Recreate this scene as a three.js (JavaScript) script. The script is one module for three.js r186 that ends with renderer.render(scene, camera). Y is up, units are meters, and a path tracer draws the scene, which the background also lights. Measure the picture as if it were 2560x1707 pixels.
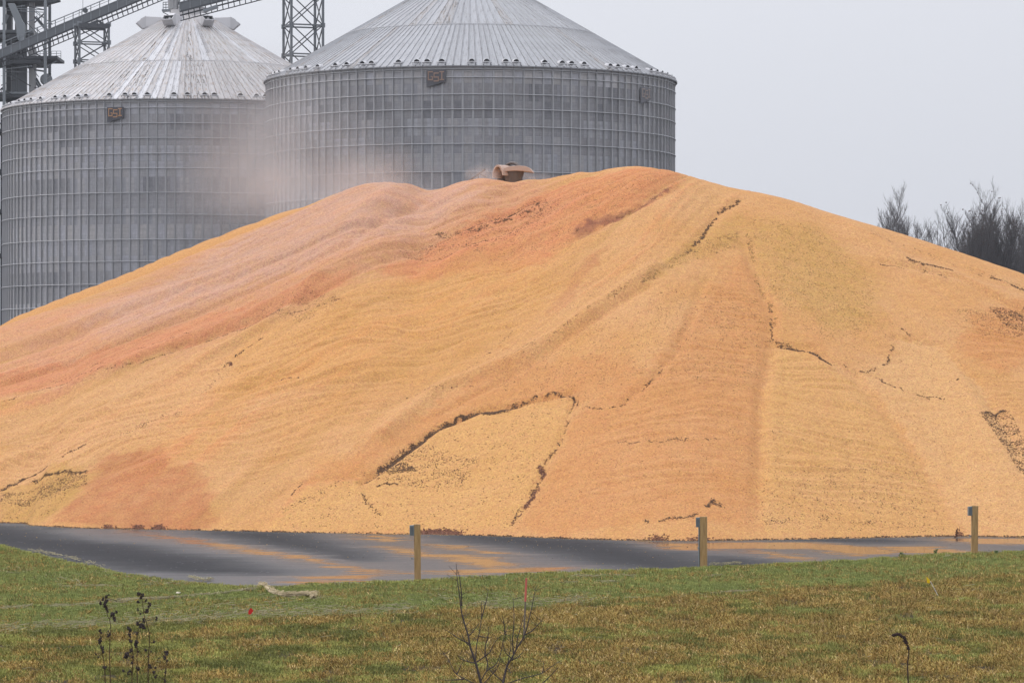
import * as THREE from 'three';
import { mergeGeometries } from 'three/addons/utils/BufferGeometryUtils.js';
import { createNoise2D } from 'simplex-noise';

// ------------------------------------------------------------------ camera, sky, sun, exposure
const K = 8800, CX = 1280, HY = 930, EYE = 4.1;              // focal length and horizon of the view, eye height in metres
const scene = new THREE.Scene();
const camera = new THREE.PerspectiveCamera(2 * Math.atan(853.5 / K) * 180 / Math.PI, 1024 / 682, 1, 6000);
camera.position.set(0, EYE, 0);
camera.rotation.x = Math.atan((HY - 853.5) / K);
scene.add(camera);
const renderer = new THREE.WebGLRenderer({ antialias: true });
renderer.toneMapping = THREE.LinearToneMapping;
renderer.toneMappingExposure = 1.0;
renderer.shadowMap.enabled = true;

const sunDir = new THREE.Vector3(-0.74, 0.62, -0.26).normalize();
{
  const w = 512, h = 256, a = new Float32Array(w * h * 4), d = new THREE.Vector3();
  for (let j = 0; j < h; j++) for (let i = 0; i < w; i++) {
    const lat = ((j + 0.5) / h - 0.5) * Math.PI, lon = ((i + 0.5) / w - 0.5) * 2 * Math.PI;
    d.set(Math.cos(lat) * Math.cos(lon), Math.sin(lat), Math.cos(lat) * Math.sin(lon));
    const ang = d.angleTo(sunDir) * 180 / Math.PI, up = Math.max(0, d.y);
    const glow = Math.exp(-((ang / 55) ** 2));
    const L = (0.62 + 0.95 * up) * (1 + 0.62 * glow);
    const k = (j * w + i) * 4, warm = 0.03 * glow;
    a[k] = L * (0.955 + warm); a[k + 1] = L * (0.985 + warm * 0.4); a[k + 2] = L * (1.07 - 0.4 * warm); a[k + 3] = 1;
  }
  const sky = new THREE.DataTexture(a, w, h, THREE.RGBAFormat, THREE.FloatType);
  sky.mapping = THREE.EquirectangularReflectionMapping; sky.magFilter = THREE.LinearFilter; sky.minFilter = THREE.LinearFilter;
  sky.needsUpdate = true;
  scene.background = sky; scene.environment = sky;
}
const sun = new THREE.DirectionalLight(0xfff3e4, 0.6);
sun.position.copy(sunDir).multiplyScalar(400).add(new THREE.Vector3(0, 0, -120));
sun.target.position.set(0, 0, -120);
sun.castShadow = true; sun.shadow.radius = 40; sun.shadow.mapSize.set(2048, 2048);
Object.assign(sun.shadow.camera, { left: -160, right: 160, top: 160, bottom: -160, near: 10, far: 900 });
scene.add(sun, sun.target);
scene.fog = new THREE.FogExp2(0xdfe2ea, 0.00022);

// ------------------------------------------------------------------ helpers
const S = 2560 / 2352;
function rng(seed) { let t = seed >>> 0; return () => { t = (t + 0x6D2B79F5) >>> 0; let r = Math.imul(t ^ (t >>> 15), 1 | t); r = (r + Math.imul(r ^ (r >>> 7), 61 | r)) ^ r; return ((r ^ (r >>> 14)) >>> 0) / 4294967296; }; }
const R0 = rng(7);
const n2 = createNoise2D(rng(11)), n2b = createNoise2D(rng(12)), n2c = createNoise2D(rng(13));
const fbm = (x, y) => n2(x, y) * 0.55 + n2b(x * 2.1, y * 2.1) * 0.3 + n2c(x * 4.3, y * 4.3) * 0.15;
const clamp = (x, a = 0, b = 1) => Math.min(b, Math.max(a, x));
const sm = (a, b, x) => { const t = clamp((x - a) / (b - a)); return t * t * (3 - 2 * t); };
const lerp = (a, b, t) => a + (b - a) * t;
const sl = c => { c /= 255; return c <= 0.04045 ? c / 12.92 : ((c + 0.055) / 1.055) ** 2.4; };
const lin = (r, g, b, k = 1) => [sl(r) * k, sl(g) * k, sl(b) * k];
const mix3 = (a, b, t) => [lerp(a[0], b[0], t), lerp(a[1], b[1], t), lerp(a[2], b[2], t)];
const W = (px, py, d) => new THREE.Vector3((px - CX) / K * d, EYE + (HY - py) / K * d, -d);     // point seen at a place of the photograph, at a distance
const GD = py => EYE * K / (py - HY);                                                           // distance of level ground seen at a height of the photograph
const G = (px, py) => { const d = GD(py); return [(px - CX) / K * d, -d]; };
const used = {};
const numbered = n => { used[n] = (used[n] ?? -1) + 1; return used[n] ? `${n}_${String(used[n]).padStart(3, '0')}` : n; };
function shadows(o) { o.traverse(c => { if (c.isMesh) { c.castShadow = true; c.receiveShadow = true; } }); return o; }
function tag(o, label, category, group, kind) { o.userData.label = label; if (category) o.userData.category = category; if (group) o.userData.group = group; if (kind) o.userData.kind = kind; return o; }
function thing(name, label, category, group, pos = [0, 0, 0]) { const o = new THREE.Group(); o.name = numbered(name); o.position.set(...pos); scene.add(o); return tag(o, label, category, group); }
function part(name, geo, m, parent) { const o = new THREE.Mesh(geo, m); o.name = name; parent.add(o); return o; }
function top(name, geo, m) { const o = new THREE.Mesh(geo, m); o.name = numbered(name); scene.add(o); return o; }
const std = (rgb, roughness = 0.8, metalness = 0, extra = {}) => { const m = metalness > 0.04 ? new THREE.MeshStandardMaterial({ roughness, metalness, ...extra }) : new THREE.MeshPhysicalMaterial({ roughness, metalness, specularIntensity: 0.3, ...extra }); m.color.setRGB(...rgb); return m; };
const DS = { side: THREE.DoubleSide };
function bar(a, b, w, h = w) {                                                    // a square bar from a to b
  const L = a.distanceTo(b), g = new THREE.BoxGeometry(w, L, h), m = new THREE.Matrix4();
  const q = new THREE.Quaternion().setFromUnitVectors(new THREE.Vector3(0, 1, 0), b.clone().sub(a).normalize());
  m.compose(a.clone().add(b).multiplyScalar(0.5), q, new THREE.Vector3(1, 1, 1));
  return g.applyMatrix4(m);
}
function rod(a, b, r1, r2 = r1, n = 6) {
  const L = a.distanceTo(b), g = new THREE.CylinderGeometry(r2, r1, L, n, 1, false), m = new THREE.Matrix4();
  const q = new THREE.Quaternion().setFromUnitVectors(new THREE.Vector3(0, 1, 0), b.clone().sub(a).normalize());
  m.compose(a.clone().add(b).multiplyScalar(0.5), q, new THREE.Vector3(1, 1, 1));
  return g.applyMatrix4(m);
}
const V = (x, y, z) => new THREE.Vector3(x, y, z);
const box = (w, h, d, x, y, z) => new THREE.BoxGeometry(w, h, d).translate(x, y, z);
function tex(w, h, f, srgb = true, rx = 1, ry = 1, clampIt = false) {
  const a = new Uint8Array(w * h * 4);
  for (let j = 0; j < h; j++) for (let i = 0; i < w; i++) { const c = f(i, j), k = (j * w + i) * 4; a[k] = clamp(c[0], 0, 255); a[k + 1] = clamp(c[1], 0, 255); a[k + 2] = clamp(c[2], 0, 255); a[k + 3] = c[3] === undefined ? 255 : clamp(c[3], 0, 255); }
  const t = new THREE.DataTexture(a, w, h); t.magFilter = THREE.LinearFilter; t.minFilter = THREE.LinearMipmapLinearFilter; t.generateMipmaps = true;
  if (srgb) t.colorSpace = THREE.SRGBColorSpace;
  t.wrapS = t.wrapT = clampIt ? THREE.ClampToEdgeWrapping : THREE.RepeatWrapping; t.repeat.set(rx, ry); t.needsUpdate = true; return t;
}
function interp(pts) {                                                            // smooth curve through sorted [x, y]
  const n = pts.length, m = [];
  for (let i = 0; i < n; i++) { const a = pts[Math.max(0, i - 1)], b = pts[Math.min(n - 1, i + 1)]; m.push((b[1] - a[1]) / (b[0] - a[0])); }
  return x => {
    if (x <= pts[0][0]) return pts[0][1]; if (x >= pts[n - 1][0]) return pts[n - 1][1];
    let lo = 0, hi = n - 1; while (hi - lo > 1) { const k = (lo + hi) >> 1; if (pts[k][0] <= x) lo = k; else hi = k; }
    const [x0, y0] = pts[lo], [x1, y1] = pts[hi], w = x1 - x0, t = (x - x0) / w, t2 = t * t, t3 = t2 * t;
    return y0 * (2 * t3 - 3 * t2 + 1) + m[lo] * w * (t3 - 2 * t2 + t) + y1 * (3 * t2 - 2 * t3) + m[hi] * w * (t3 - t2);
  };
}
function segDist(px, pz, pts) {                                                   // distance to a polyline
  let best = 1e9;
  for (let i = 0; i + 1 < pts.length; i++) {
    const [ax, az] = pts[i], [bx, bz] = pts[i + 1], dx = bx - ax, dz = bz - az, t = clamp(((px - ax) * dx + (pz - az) * dz) / (dx * dx + dz * dz + 1e-9));
    const d = (px - ax - t * dx) ** 2 + (pz - az - t * dz) ** 2; if (d < best) best = d;
  }
  return Math.sqrt(best);
}
function bounds(pts, m) { let a = 1e9, b = -1e9, c = 1e9, d = -1e9; for (const [x, z] of pts) { a = Math.min(a, x); b = Math.max(b, x); c = Math.min(c, z); d = Math.max(d, z); } return [a - m, b + m, c - m, d + m]; }
function inside(px, pz, pts) {
  let c = false;
  for (let i = 0, j = pts.length - 1; i < pts.length; j = i++) { const [xi, zi] = pts[i], [xj, zj] = pts[j]; if ((zi > pz) !== (zj > pz) && px < (xj - xi) * (pz - zi) / (zj - zi) + xi) c = !c; }
  return c;
}
const signed = (x, z, pts) => { const d = segDist(x, z, [...pts, pts[0]]); return inside(x, z, pts) ? d : -d; };

// ------------------------------------------------------------------ shape of the corn pile
const dCrest = interp([[-700, 109], [0, 112], [960, 115], [1585, 111], [2560, 106], [3300, 103]]);
const silPx = [[-400, 965], [0, 820], [344, 694], [436, 656], [650, 567], [800, 505], [880, 470], [960, 457], [1010, 463], [1060, 478], [1095, 474], [1150, 456], [1205, 447], [1245, 452], [1285, 457], [1320, 449], [1360, 448], [1400, 441], [1450, 432], [1485, 433], [1520, 425], [1585, 417], [1650, 424], [1690, 432], [1800, 462], [1960, 496], [2070, 531], [2112, 543], [2250, 583], [2400, 631], [2560, 685], [2900, 800], [3300, 935]];
const crestPts = silPx.map(([x, y]) => { const d = dCrest(x); return [(x - CX) / K * d, EYE + (HY - y) / K * d, d]; });
const Hx = interp([[-42, 0.25], ...crestPts.map(c => [c[0], c[1]]), [40, 0.25]]);
const Cx = interp([[-42, 112], ...crestPts.filter((c, i) => i % 2 === 0).map(c => [c[0], c[2]]), [40, 108]]);
const toePts = [[0, 1308], [60, 1310], [78, 1314], [200, 1321], [520, 1327], [700, 1331], [970, 1336], [1130, 1338], [1350, 1345], [1500, 1350], [1690, 1353], [1900, 1351], [2200, 1345], [2400, 1342], [2560, 1344]].map(([x, y]) => { const [a, b] = G(x, y); return [a, -b]; });
const Tx = interp([[-42, 103], [-26, 99], [-18.5, 96.8], ...toePts, [17, 87.6], [28, 92], [40, 98]]);
const backPx = [[-700, 1010], [-300, 912], [0, 806], [153, 745], [314, 684], [421, 638], [666, 544], [780, 507], [861, 477], [960, 462], [1080, 476], [1300, 500]];
const DB = 124, H2 = interp(backPx.map(([x, y]) => [(x - CX) / K * DB, EYE + (HY - y) / K * DB]));
const e0 = 0.06, gq = s => (Math.sqrt(1 + e0 * e0) - Math.sqrt((1 - s) ** 2 + e0 * e0)) / (Math.sqrt(1 + e0 * e0) - e0);
function baseH(x, t) {
  const a = Tx(x), c = Cx(x), s = (t - a) / (c - a);
  let h = s < 0 ? s * 0.3 : Hx(x) * (s <= 1 ? lerp(gq(s), s, 0.12 * (1 - s)) : gq(Math.max(-0.2, 2 - s)));
  if (t > c) { const h2 = H2(x) - 0.42 * (Math.sqrt((t - DB) ** 2 + 0.25) - 0.5); if (h2 > h && x < 1) h = h2; }
  return h;
}
// direction of fall on a coarse grid
const GX0 = -20, GT0 = 82, GS = 0.5, GNX = 84, GNT = 100, fall = new Float32Array(GNX * GNT * 2);
for (let j = 0; j < GNT; j++) for (let i = 0; i < GNX; i++) {
  const x = GX0 + i * GS, t = GT0 + j * GS, e = 1.2;
  const tt = Math.max(t, Tx(x) + 1.3);
  let gx = -(baseH(x + e, tt) - baseH(x - e, tt)), gt = -(baseH(x, tt + e) - baseH(x, tt - e));
  const L = Math.hypot(gx, gt) + 1e-6; fall[(j * GNX + i) * 2] = gx / L; fall[(j * GNX + i) * 2 + 1] = gt / L;
}
function grid2(a, n, k, x, t) {
  const fi = clamp((x - GX0) / GS, 0, GNX - 1.001), fj = clamp((t - GT0) / GS, 0, GNT - 1.001), i = Math.floor(fi), j = Math.floor(fj), u = fi - i, v = fj - j, q = (c, r) => a[((j + r) * GNX + i + c) * n + k];
  return lerp(lerp(q(0, 0), q(1, 0), u), lerp(q(0, 1), q(1, 1), u), v);
}
const fallAt = (x, t) => [grid2(fall, 2, 0, x, t), grid2(fall, 2, 1, x, t)];
// from a place of the photograph (in 2352-wide pixels) to the pile: [x, t]
function onPile(x, y) {
  const px = x * S, py = y * S; let last = 80;
  for (let d = 82; d < 132; d += 0.1) { const X = (px - CX) / K * d; if (EYE + (HY - py) / K * d < baseH(X, d)) return [X, d - 0.05]; last = d; }
  const d = dCrest(px); return [(px - CX) / K * d, d];
}
const line = a => a.map(([x, y]) => onPile(x, y));

// lines along which the grain has run down from the crest; every place gets a number between those of its neighbours
const runs = [
  [[1000, 425], [500, 590], [0, 745]], [[1200, 425], [700, 565], [300, 715], [0, 825]], [[1330, 405], [900, 525], [500, 690], [0, 905]], [[1450, 395], [1100, 505], [730, 640], [312, 908], [0, 1071]],
  [[1540, 400], [1300, 530], [900, 700], [500, 960], [200, 1190]], [[1620, 410], [1480, 560], [1250, 720], [900, 940], [620, 1210]], [[1700, 450], [1500, 640], [1250, 790], [1000, 925], [850, 1090], [780, 1220]], [[1720, 500], [1600, 660], [1450, 850], [1300, 1000], [1180, 1220]],
  [[1740, 540], [1690, 700], [1600, 900], [1520, 1230]], [[1765, 540], [1777, 720], [1760, 900], [1747, 1230]], [[1800, 510], [1900, 700], [2000, 900], [2100, 1230]], [[1850, 495], [2050, 650], [2200, 850], [2345, 1100]], [[1900, 500], [2150, 600], [2345, 700]],
].map(a => line(a));
const SS = 0.25, SNX = 160, SNT = 160, source = new Float32Array(SNX * SNT);
for (let j = 0; j < SNT; j++) for (let i = 0; i < SNX; i++) {
  const x = -20 + i * SS, t = 82 + j * SS, d = runs.map(p => segDist(x, t, p)); let b = 0; for (let k = 1; k < d.length; k++) if (d[k] < d[b]) b = k;
  const side = k => { const p = runs[k]; let best = 1e9, sg = 1; for (let q = 0; q + 1 < p.length; q++) { const dd = segDist(x, t, [p[q], p[q + 1]]); if (dd < best - 1e-6) { best = dd; sg = (p[q + 1][0] - p[q][0]) * (t - p[q][1]) - (p[q + 1][1] - p[q][1]) * (x - p[q][0]) > 0 ? 1 : -1; } } return sg; };
  const o = side(b), n = b + o; source[j * SNX + i] = n < 0 || n >= runs.length ? b + o * d[b] / 2 : b + o * d[b] / (d[b] + d[n] + 1e-6);
}
const sourceAt = (x, t) => { const fi = clamp((x + 20) / SS, 0, SNX - 1.001), fj = clamp((t - 82) / SS, 0, SNT - 1.001), i = Math.floor(fi), q = Math.floor(fj), u = fi - i, v = fj - q, g = (c, r) => source[(q + r) * SNX + i + c]; return lerp(lerp(g(0, 0), g(1, 0), u), lerp(g(0, 1), g(1, 1), u), v); };

// relief along ridges, creases and slumped tongues: [line, height, half width]
const relief = [
  [[[730, 640], [625, 737], [312, 908], [0, 1071]], 0.22, 0.5], [[[1500, 620], [1340, 730], [1180, 830], [1000, 900], [880, 1000]], 0.26, 0.55],
  [[[1480, 660], [1330, 760], [1200, 850], [1010, 950]], -0.16, 0.4], [[[960, 430], [800, 520], [560, 620], [200, 740], [0, 810]], 0.25, 0.8],
  [[[1000, 450], [800, 560], [520, 690], [260, 790], [0, 880]], -0.2, 0.5], [[[1180, 430], [900, 560], [640, 690], [300, 830], [0, 935]], 0.2, 0.6],
  [[[1240, 460], [1000, 560], [700, 690], [400, 800]], -0.16, 0.4], [[[1530, 400], [1400, 470], [1200, 560], [1000, 620]], 0.18, 0.8],
  [[[1560, 430], [1480, 470], [1380, 520], [1320, 550]], -0.12, 0.4], [[[1710, 560], [1740, 640], [1775, 720], [1770, 800], [1748, 900], [1745, 1000], [1742, 1210]], -0.16, 0.45],
  [[[1700, 460], [1650, 490], [1600, 560], [1500, 640]], -0.1, 0.35], [[[1620, 640], [1590, 720], [1560, 800], [1500, 870], [1430, 925]], -0.12, 0.35],
  [[[1790, 790], [1860, 800], [1960, 860], [2060, 980], [2140, 1100], [2190, 1220]], -0.14, 0.45],
  [[[2060, 775], [2150, 790], [2240, 870], [2290, 950], [2352, 1080]], -0.14, 0.4], [[[1960, 520], [2080, 600], [2200, 640], [2352, 700]], 0.16, 0.7],
  [[[2030, 600], [2200, 645], [2352, 720]], -0.12, 0.35], [[[560, 1190], [680, 1110], [850, 1090]], -0.1, 0.4], [[[830, 1110], [1000, 985], [1110, 940], [1310, 903]], -0.2, 0.3],
  [[[1318, 920], [1290, 1000], [1245, 1090], [1178, 1205]], -0.14, 0.3], [[[130, 1190], [240, 1110], [380, 1060], [460, 1090], [510, 1200]], 0.12, 0.5],
].map(([l, a, w]) => { const p = line(l); return [p, a < 0 ? a * 0.62 : a * 0.8, a < 0 ? w * 0.45 : w * 0.65, bounds(p, w * 3)]; });

// patches of differently coloured grain: [outline, colour, softness, strength]
const kC = 0.60;
const YEL = lin(230, 170, 104, kC), ORA = lin(226, 156, 96, kC), RED = lin(228, 146, 96, kC), BRICK = lin(204, 128, 84, kC), PINK = lin(223, 163, 128, kC), PALE = lin(238, 184, 113, kC), OLIVE = lin(214, 168, 90, kC), DUSTY = lin(220, 182, 164, kC), STRAW = lin(238, 184, 128, kC);
const zones = [
  [[[0, 752], [316, 640], [400, 603], [597, 523], [735, 466], [810, 430], [882, 418], [1000, 430], [1240, 415], [1300, 470], [1000, 590], [700, 700], [350, 830], [0, 900]], PINK, 2.4, 0.72],
  [[[597, 525], [735, 468], [860, 425], [960, 425], [1100, 450], [900, 540], [600, 640], [330, 740], [200, 740]], DUSTY, 2.2, 0.5],
  [[[1540, 390], [1420, 395], [1250, 440], [1000, 560], [860, 620], [1000, 640], [1240, 600], [1330, 540], [1480, 470], [1560, 420]], RED, 0.7, 0.7],
  [[[0, 870], [330, 760], [620, 690], [820, 610], [800, 650], [520, 760], [300, 840], [0, 905]], RED, 0.6, 0.6],
  [[[230, 1045], [360, 1030], [370, 1075], [450, 1085], [470, 1130], [500, 1200], [370, 1222], [250, 1215], [130, 1190], [190, 1130]], BRICK, 0.5, 0.66],
  [[[0, 960], [300, 860], [640, 740], [760, 700], [680, 800], [520, 900], [300, 1000], [0, 1110]], STRAW, 0.9, 0.6],
  [[[1720, 510], [1860, 520], [1990, 630], [2000, 740], [1900, 750], [1780, 660]], OLIVE, 1.6, 0.6],
  [[[1620, 530], [1700, 490], [1690, 560], [1560, 610], [1480, 660]], OLIVE, 0.6, 0.55],
  [[[1700, 590], [1740, 640], [1775, 740], [1745, 900], [1745, 1215], [1300, 1225], [1200, 1215], [1330, 950], [1490, 860], [1590, 720]], ORA, 0.6, 0.6],
  [[[900, 1000], [1150, 830], [1440, 825], [1480, 880], [1330, 930], [1150, 930], [980, 990], [800, 1110], [700, 1110]], lin(222, 150, 88, kC), 0.9, 0.5],
  [[[1400, 560], [1370, 600], [1300, 700], [1260, 720], [1330, 610]], BRICK, 0.35, 0.45],
  [[[840, 1105], [1000, 990], [1110, 950], [1310, 906], [1290, 1000], [1240, 1090], [1180, 1210], [600, 1215], [700, 1130]], PALE, 0.25, 0.65],
  [[[1775, 795], [1840, 805], [1960, 870], [2060, 990], [2140, 1110], [2200, 1230], [1745, 1225], [1745, 1000]], PALE, 0.4, 0.55],
  [[[1985, 855], [2045, 830], [2060, 775], [2150, 790], [2240, 870], [2290, 950], [2370, 1080], [2370, 1230], [2230, 1230], [2100, 1020]], lin(240, 188, 128, kC), 0.3, 0.8],
  [[[560, 770], [760, 680], [1150, 590], [1300, 650], [1180, 780], [960, 880], [700, 880], [520, 900]], lin(230, 170, 98, kC), 1.2, 0.6],
  [[[0, 1120], [120, 1070], [200, 1080], [180, 1150], [100, 1200], [0, 1205]], OLIVE, 0.4, 0.6],
  [[[2250, 720], [2352, 700], [2400, 800], [2300, 860], [2200, 800]], ORA, 0.6, 0.7],
  [[[1320, 535], [1340, 515], [1430, 488], [1480, 462], [1540, 432], [1500, 462], [1430, 500], [1370, 518], [1345, 545]], lin(165, 105, 80, kC), 0.18, 0.8],
].map(([o, c, soft, k]) => { soft *= 0.55; const p = line(o); return [p, c, soft, k, bounds(p, soft * 2)]; });
const rippleZones = [[[[1700, 600], [1770, 740], [1745, 900], [1742, 1210], [1300, 1215], [1400, 930], [1590, 720]], 0.05], [[[1775, 795], [1960, 860], [2140, 1110], [2200, 1230], [1745, 1225]], 0.08], [[[700, 720], [1200, 590], [1300, 640], [1150, 800], [850, 880], [500, 900]], 0.07], [[[0, 1000], [500, 830], [850, 840], [900, 960], [600, 1100], [0, 1110]], 0.06], [[[2200, 740], [2352, 720], [2352, 950], [2290, 930], [2230, 830]], 0.06], [[[850, 1100], [1250, 960], [1200, 1210], [620, 1215]], 0.025]].map(([o, a]) => { const p = line(o); return [p, a, bounds(p, 1)]; });

const NX = 640, X0 = -17.5, DX = 0.058, NS = 430, NBK = 40;
const colX = []; for (let x = -42; x < X0 - 0.5; x += 1.2) colX.push(x);
const firstFine = colX.length; for (let i = 0; i < NX; i++) colX.push(X0 + i * DX);
for (let x = X0 + NX * DX + 0.6; x <= 40; x += 1.2) colX.push(x);
const rowS = []; for (let j = 0; j <= NS; j++) rowS.push(-0.004 + 1.004 * j / NS); for (let j = 1; j <= NBK; j++) rowS.push(1 + 1.3 * (j / NBK) ** 1.3);
const NC = colX.length, NR = rowS.length;
const pos = new Float32Array(NC * NR * 3), colr = new Float32Array(NC * NR * 3), uvs = new Float32Array(NC * NR * 2);
for (let i = 0; i < NC; i++) {
  const x = colX[i], a = Tx(x), c = Cx(x);
  for (let j = 0; j < NR; j++) {
    const s = rowS[j], t = a + s * (c - a), k = i * NR + j;
    let h = baseH(x, t), streak = 0, wide = 0, thin = 0;
    const fine = i >= firstFine - 1 && i <= firstFine + NX && s <= 1.25;
    let col = YEL;
    if (fine) {
      for (const dir of [1, -1]) {                                                // grain that has run downhill: noise drawn out along the line of fall
        let X = x, T = t;
        for (let q = 0; q < 13; q++) { streak += n2(X * 2.4, T * 2.4); wide += n2b(X * 0.9 + 40, T * 0.9); const f = fallAt(X, T); X += f[0] * 0.46 * dir; T += f[1] * 0.46 * dir; }
      }
      streak /= 9; wide /= 13;
      const su = sourceAt(x, t), sv = (x + t) * 0.05, l1 = n2(su * 1.5, sv), l2 = n2b(su * 4, sv * 1.6), l3 = n2c(su * 10, sv * 2.2); thin = 0.45 * l1 + 0.35 * l2 + 0.3 * l3;
      const edge = clamp(s * 7) * (0.35 + 0.65 * clamp((1.03 - s) * 9));
      const lf = sm(6.3, 4.2, sourceAt(x, t)); let r = (l1 * 0.045 + l2 * 0.032 + l3 * 0.011) * (0.25 + 0.75 * lf) + streak * 0.014 + wide * 0.035 + 0.03 * fbm(x * 0.4, t * 0.4);
      for (const [p, amp, w, b] of relief) { if (x < b[0] || x > b[1] || t < b[2] || t > b[3]) continue; const d = segDist(x, t, p); r += amp * Math.exp(-((d / w) ** 2)); }
      const wx = x + 0.2 * fbm(x * 0.9, t * 0.9 + 7) + 0.06 * n2(x * 3.1, t * 3.1), wt = t + 0.3 * fbm(x * 0.8 + 9, t * 0.8) + 0.08 * n2b(x * 3, t * 3);
      for (const [p, amp, b] of rippleZones) {
        if (x < b[0] || x > b[1] || t < b[2] || t > b[3]) continue; const d = signed(x, t, p); if (d < -0.6) continue;
        const ph = t * 1.1 + 0.7 * n2(x * 0.16, t * 0.25), rip = 0.8 * n2c(x * 0.16, ph * 2.1) + 0.3 * n2b(x * 0.3, ph * 5.0);
        r += 0.75 * amp * rip * sm(-0.6, 0.8, d);
      }
      h += r * edge;
      col = mix3(YEL, STRAW, clamp(0.4 + 0.5 * fbm(x * 0.25, t * 0.25 + 3)));
      col = mix3(col, RED, 0.42 * sm(0.05, 0.7, thin + 0.4 * streak) * (0.3 + 0.7 * lf));
      col = mix3(col, OLIVE, 0.28 * sm(0.1, 0.8, -thin + 0.4 * wide) * (0.4 + 0.6 * lf));
      for (const [p, c2, soft, str, b] of zones) {
        if (wx < b[0] || wx > b[1] || wt < b[2] || wt > b[3]) continue;
        const d = signed(wx, wt, p); if (d < -soft) continue;
        col = mix3(col, c2, str * sm(-soft, soft * 0.6, d + 0.5 * soft * streak + 0.8 * soft * thin * lf) * (0.85 + 0.25 * n2(x * 1.3, t * 1.3)));
      }
      if (t > c + 2) col = mix3(col, lin(232, 164, 86, kC), 0.8);
      const sp = 1 + 0.05 * n2b(x * 7, t * 7) + 0.04 * n2(x * 13, t * 13) + 0.03 * streak + 0.1 * thin * lf;
      col = [col[0] * sp, col[1] * sp, col[2] * sp];
    }
    pos[k * 3] = x; pos[k * 3 + 1] = h; pos[k * 3 + 2] = -t;
    colr.set(col, k * 3); uvs[k * 2] = x; uvs[k * 2 + 1] = t * 1.08;
  }
}
function pileY(x, t) {                                                           // height of the finished pile
  const fi = clamp((x - X0) / DX, 0, NX - 1.001), i = Math.floor(fi), u = fi - i, a = Tx(x), c = Cx(x), fs = clamp(((t - a) / (c - a) + 0.004) / 1.004 * NS, 0, NR - 1.01), j = Math.floor(fs), v = fs - j;
  const y = (q, w) => pos[((firstFine + q) * NR + w) * 3 + 1];
  return lerp(lerp(y(i, j), y(i + 1, j), u), lerp(y(i, j + 1), y(i + 1, j + 1), u), v);
}
{
  const idx = new Uint32Array((NC - 1) * (NR - 1) * 6); let q = 0;
  for (let i = 0; i + 1 < NC; i++) for (let j = 0; j + 1 < NR; j++) { const a = i * NR + j, b = a + NR; idx[q++] = a; idx[q++] = b; idx[q++] = b + 1; idx[q++] = a; idx[q++] = b + 1; idx[q++] = a + 1; }
  const g = new THREE.BufferGeometry();
  g.setAttribute('position', new THREE.BufferAttribute(pos, 3)); g.setAttribute('color', new THREE.BufferAttribute(colr, 3)); g.setAttribute('uv', new THREE.BufferAttribute(uvs, 2));
  g.setIndex(new THREE.BufferAttribute(idx, 1)); g.computeVertexNormals();
  const r = rng(21), N = 1024, tone = new Float32Array(N * N), hue = new Float32Array(N * N);
  for (let i = 0; i < N * N; i++) { tone[i] = r(); hue[i] = r(); }
  const kernel = (i, j) => { const b = tone[(j >> 1) * N + (i >> 1)] * 0.5 + tone[j * N + i] * 0.5, c = hue[(j >> 2) * N + (i >> 2)], q = hue[j * N + i]; return [b, c, q]; };
  const grain = tex(N, N, (i, j) => { const [b, c, q] = kernel(i, j); const v = 211 + 56 * (b - 0.4) + 14 * (c - 0.5) - (q > 0.988 ? 100 : 0); return [v + 3, v - 6 + 12 * c - 5 * q, v - 20 + 20 * q]; }, true, 1 / 12, 1 / 12);
  const bump = tex(N, N, (i, j) => { const [b, c] = kernel(i, j); const v = 255 * (0.7 * b + 0.3 * c); return [v, v, v]; }, false, 1 / 12, 1 / 12);
  const m = new THREE.MeshPhysicalMaterial({ vertexColors: true, map: grain, bumpMap: bump, bumpScale: 0.012, roughness: 0.9, specularIntensity: 0.4 });
  m.color.setRGB(1.46, 1.5, 1.6);
  tag(top('corn_pile', g, m), 'huge heap of golden yellow corn spilling down to the wet blacktop', 'grain pile');
}

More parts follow.
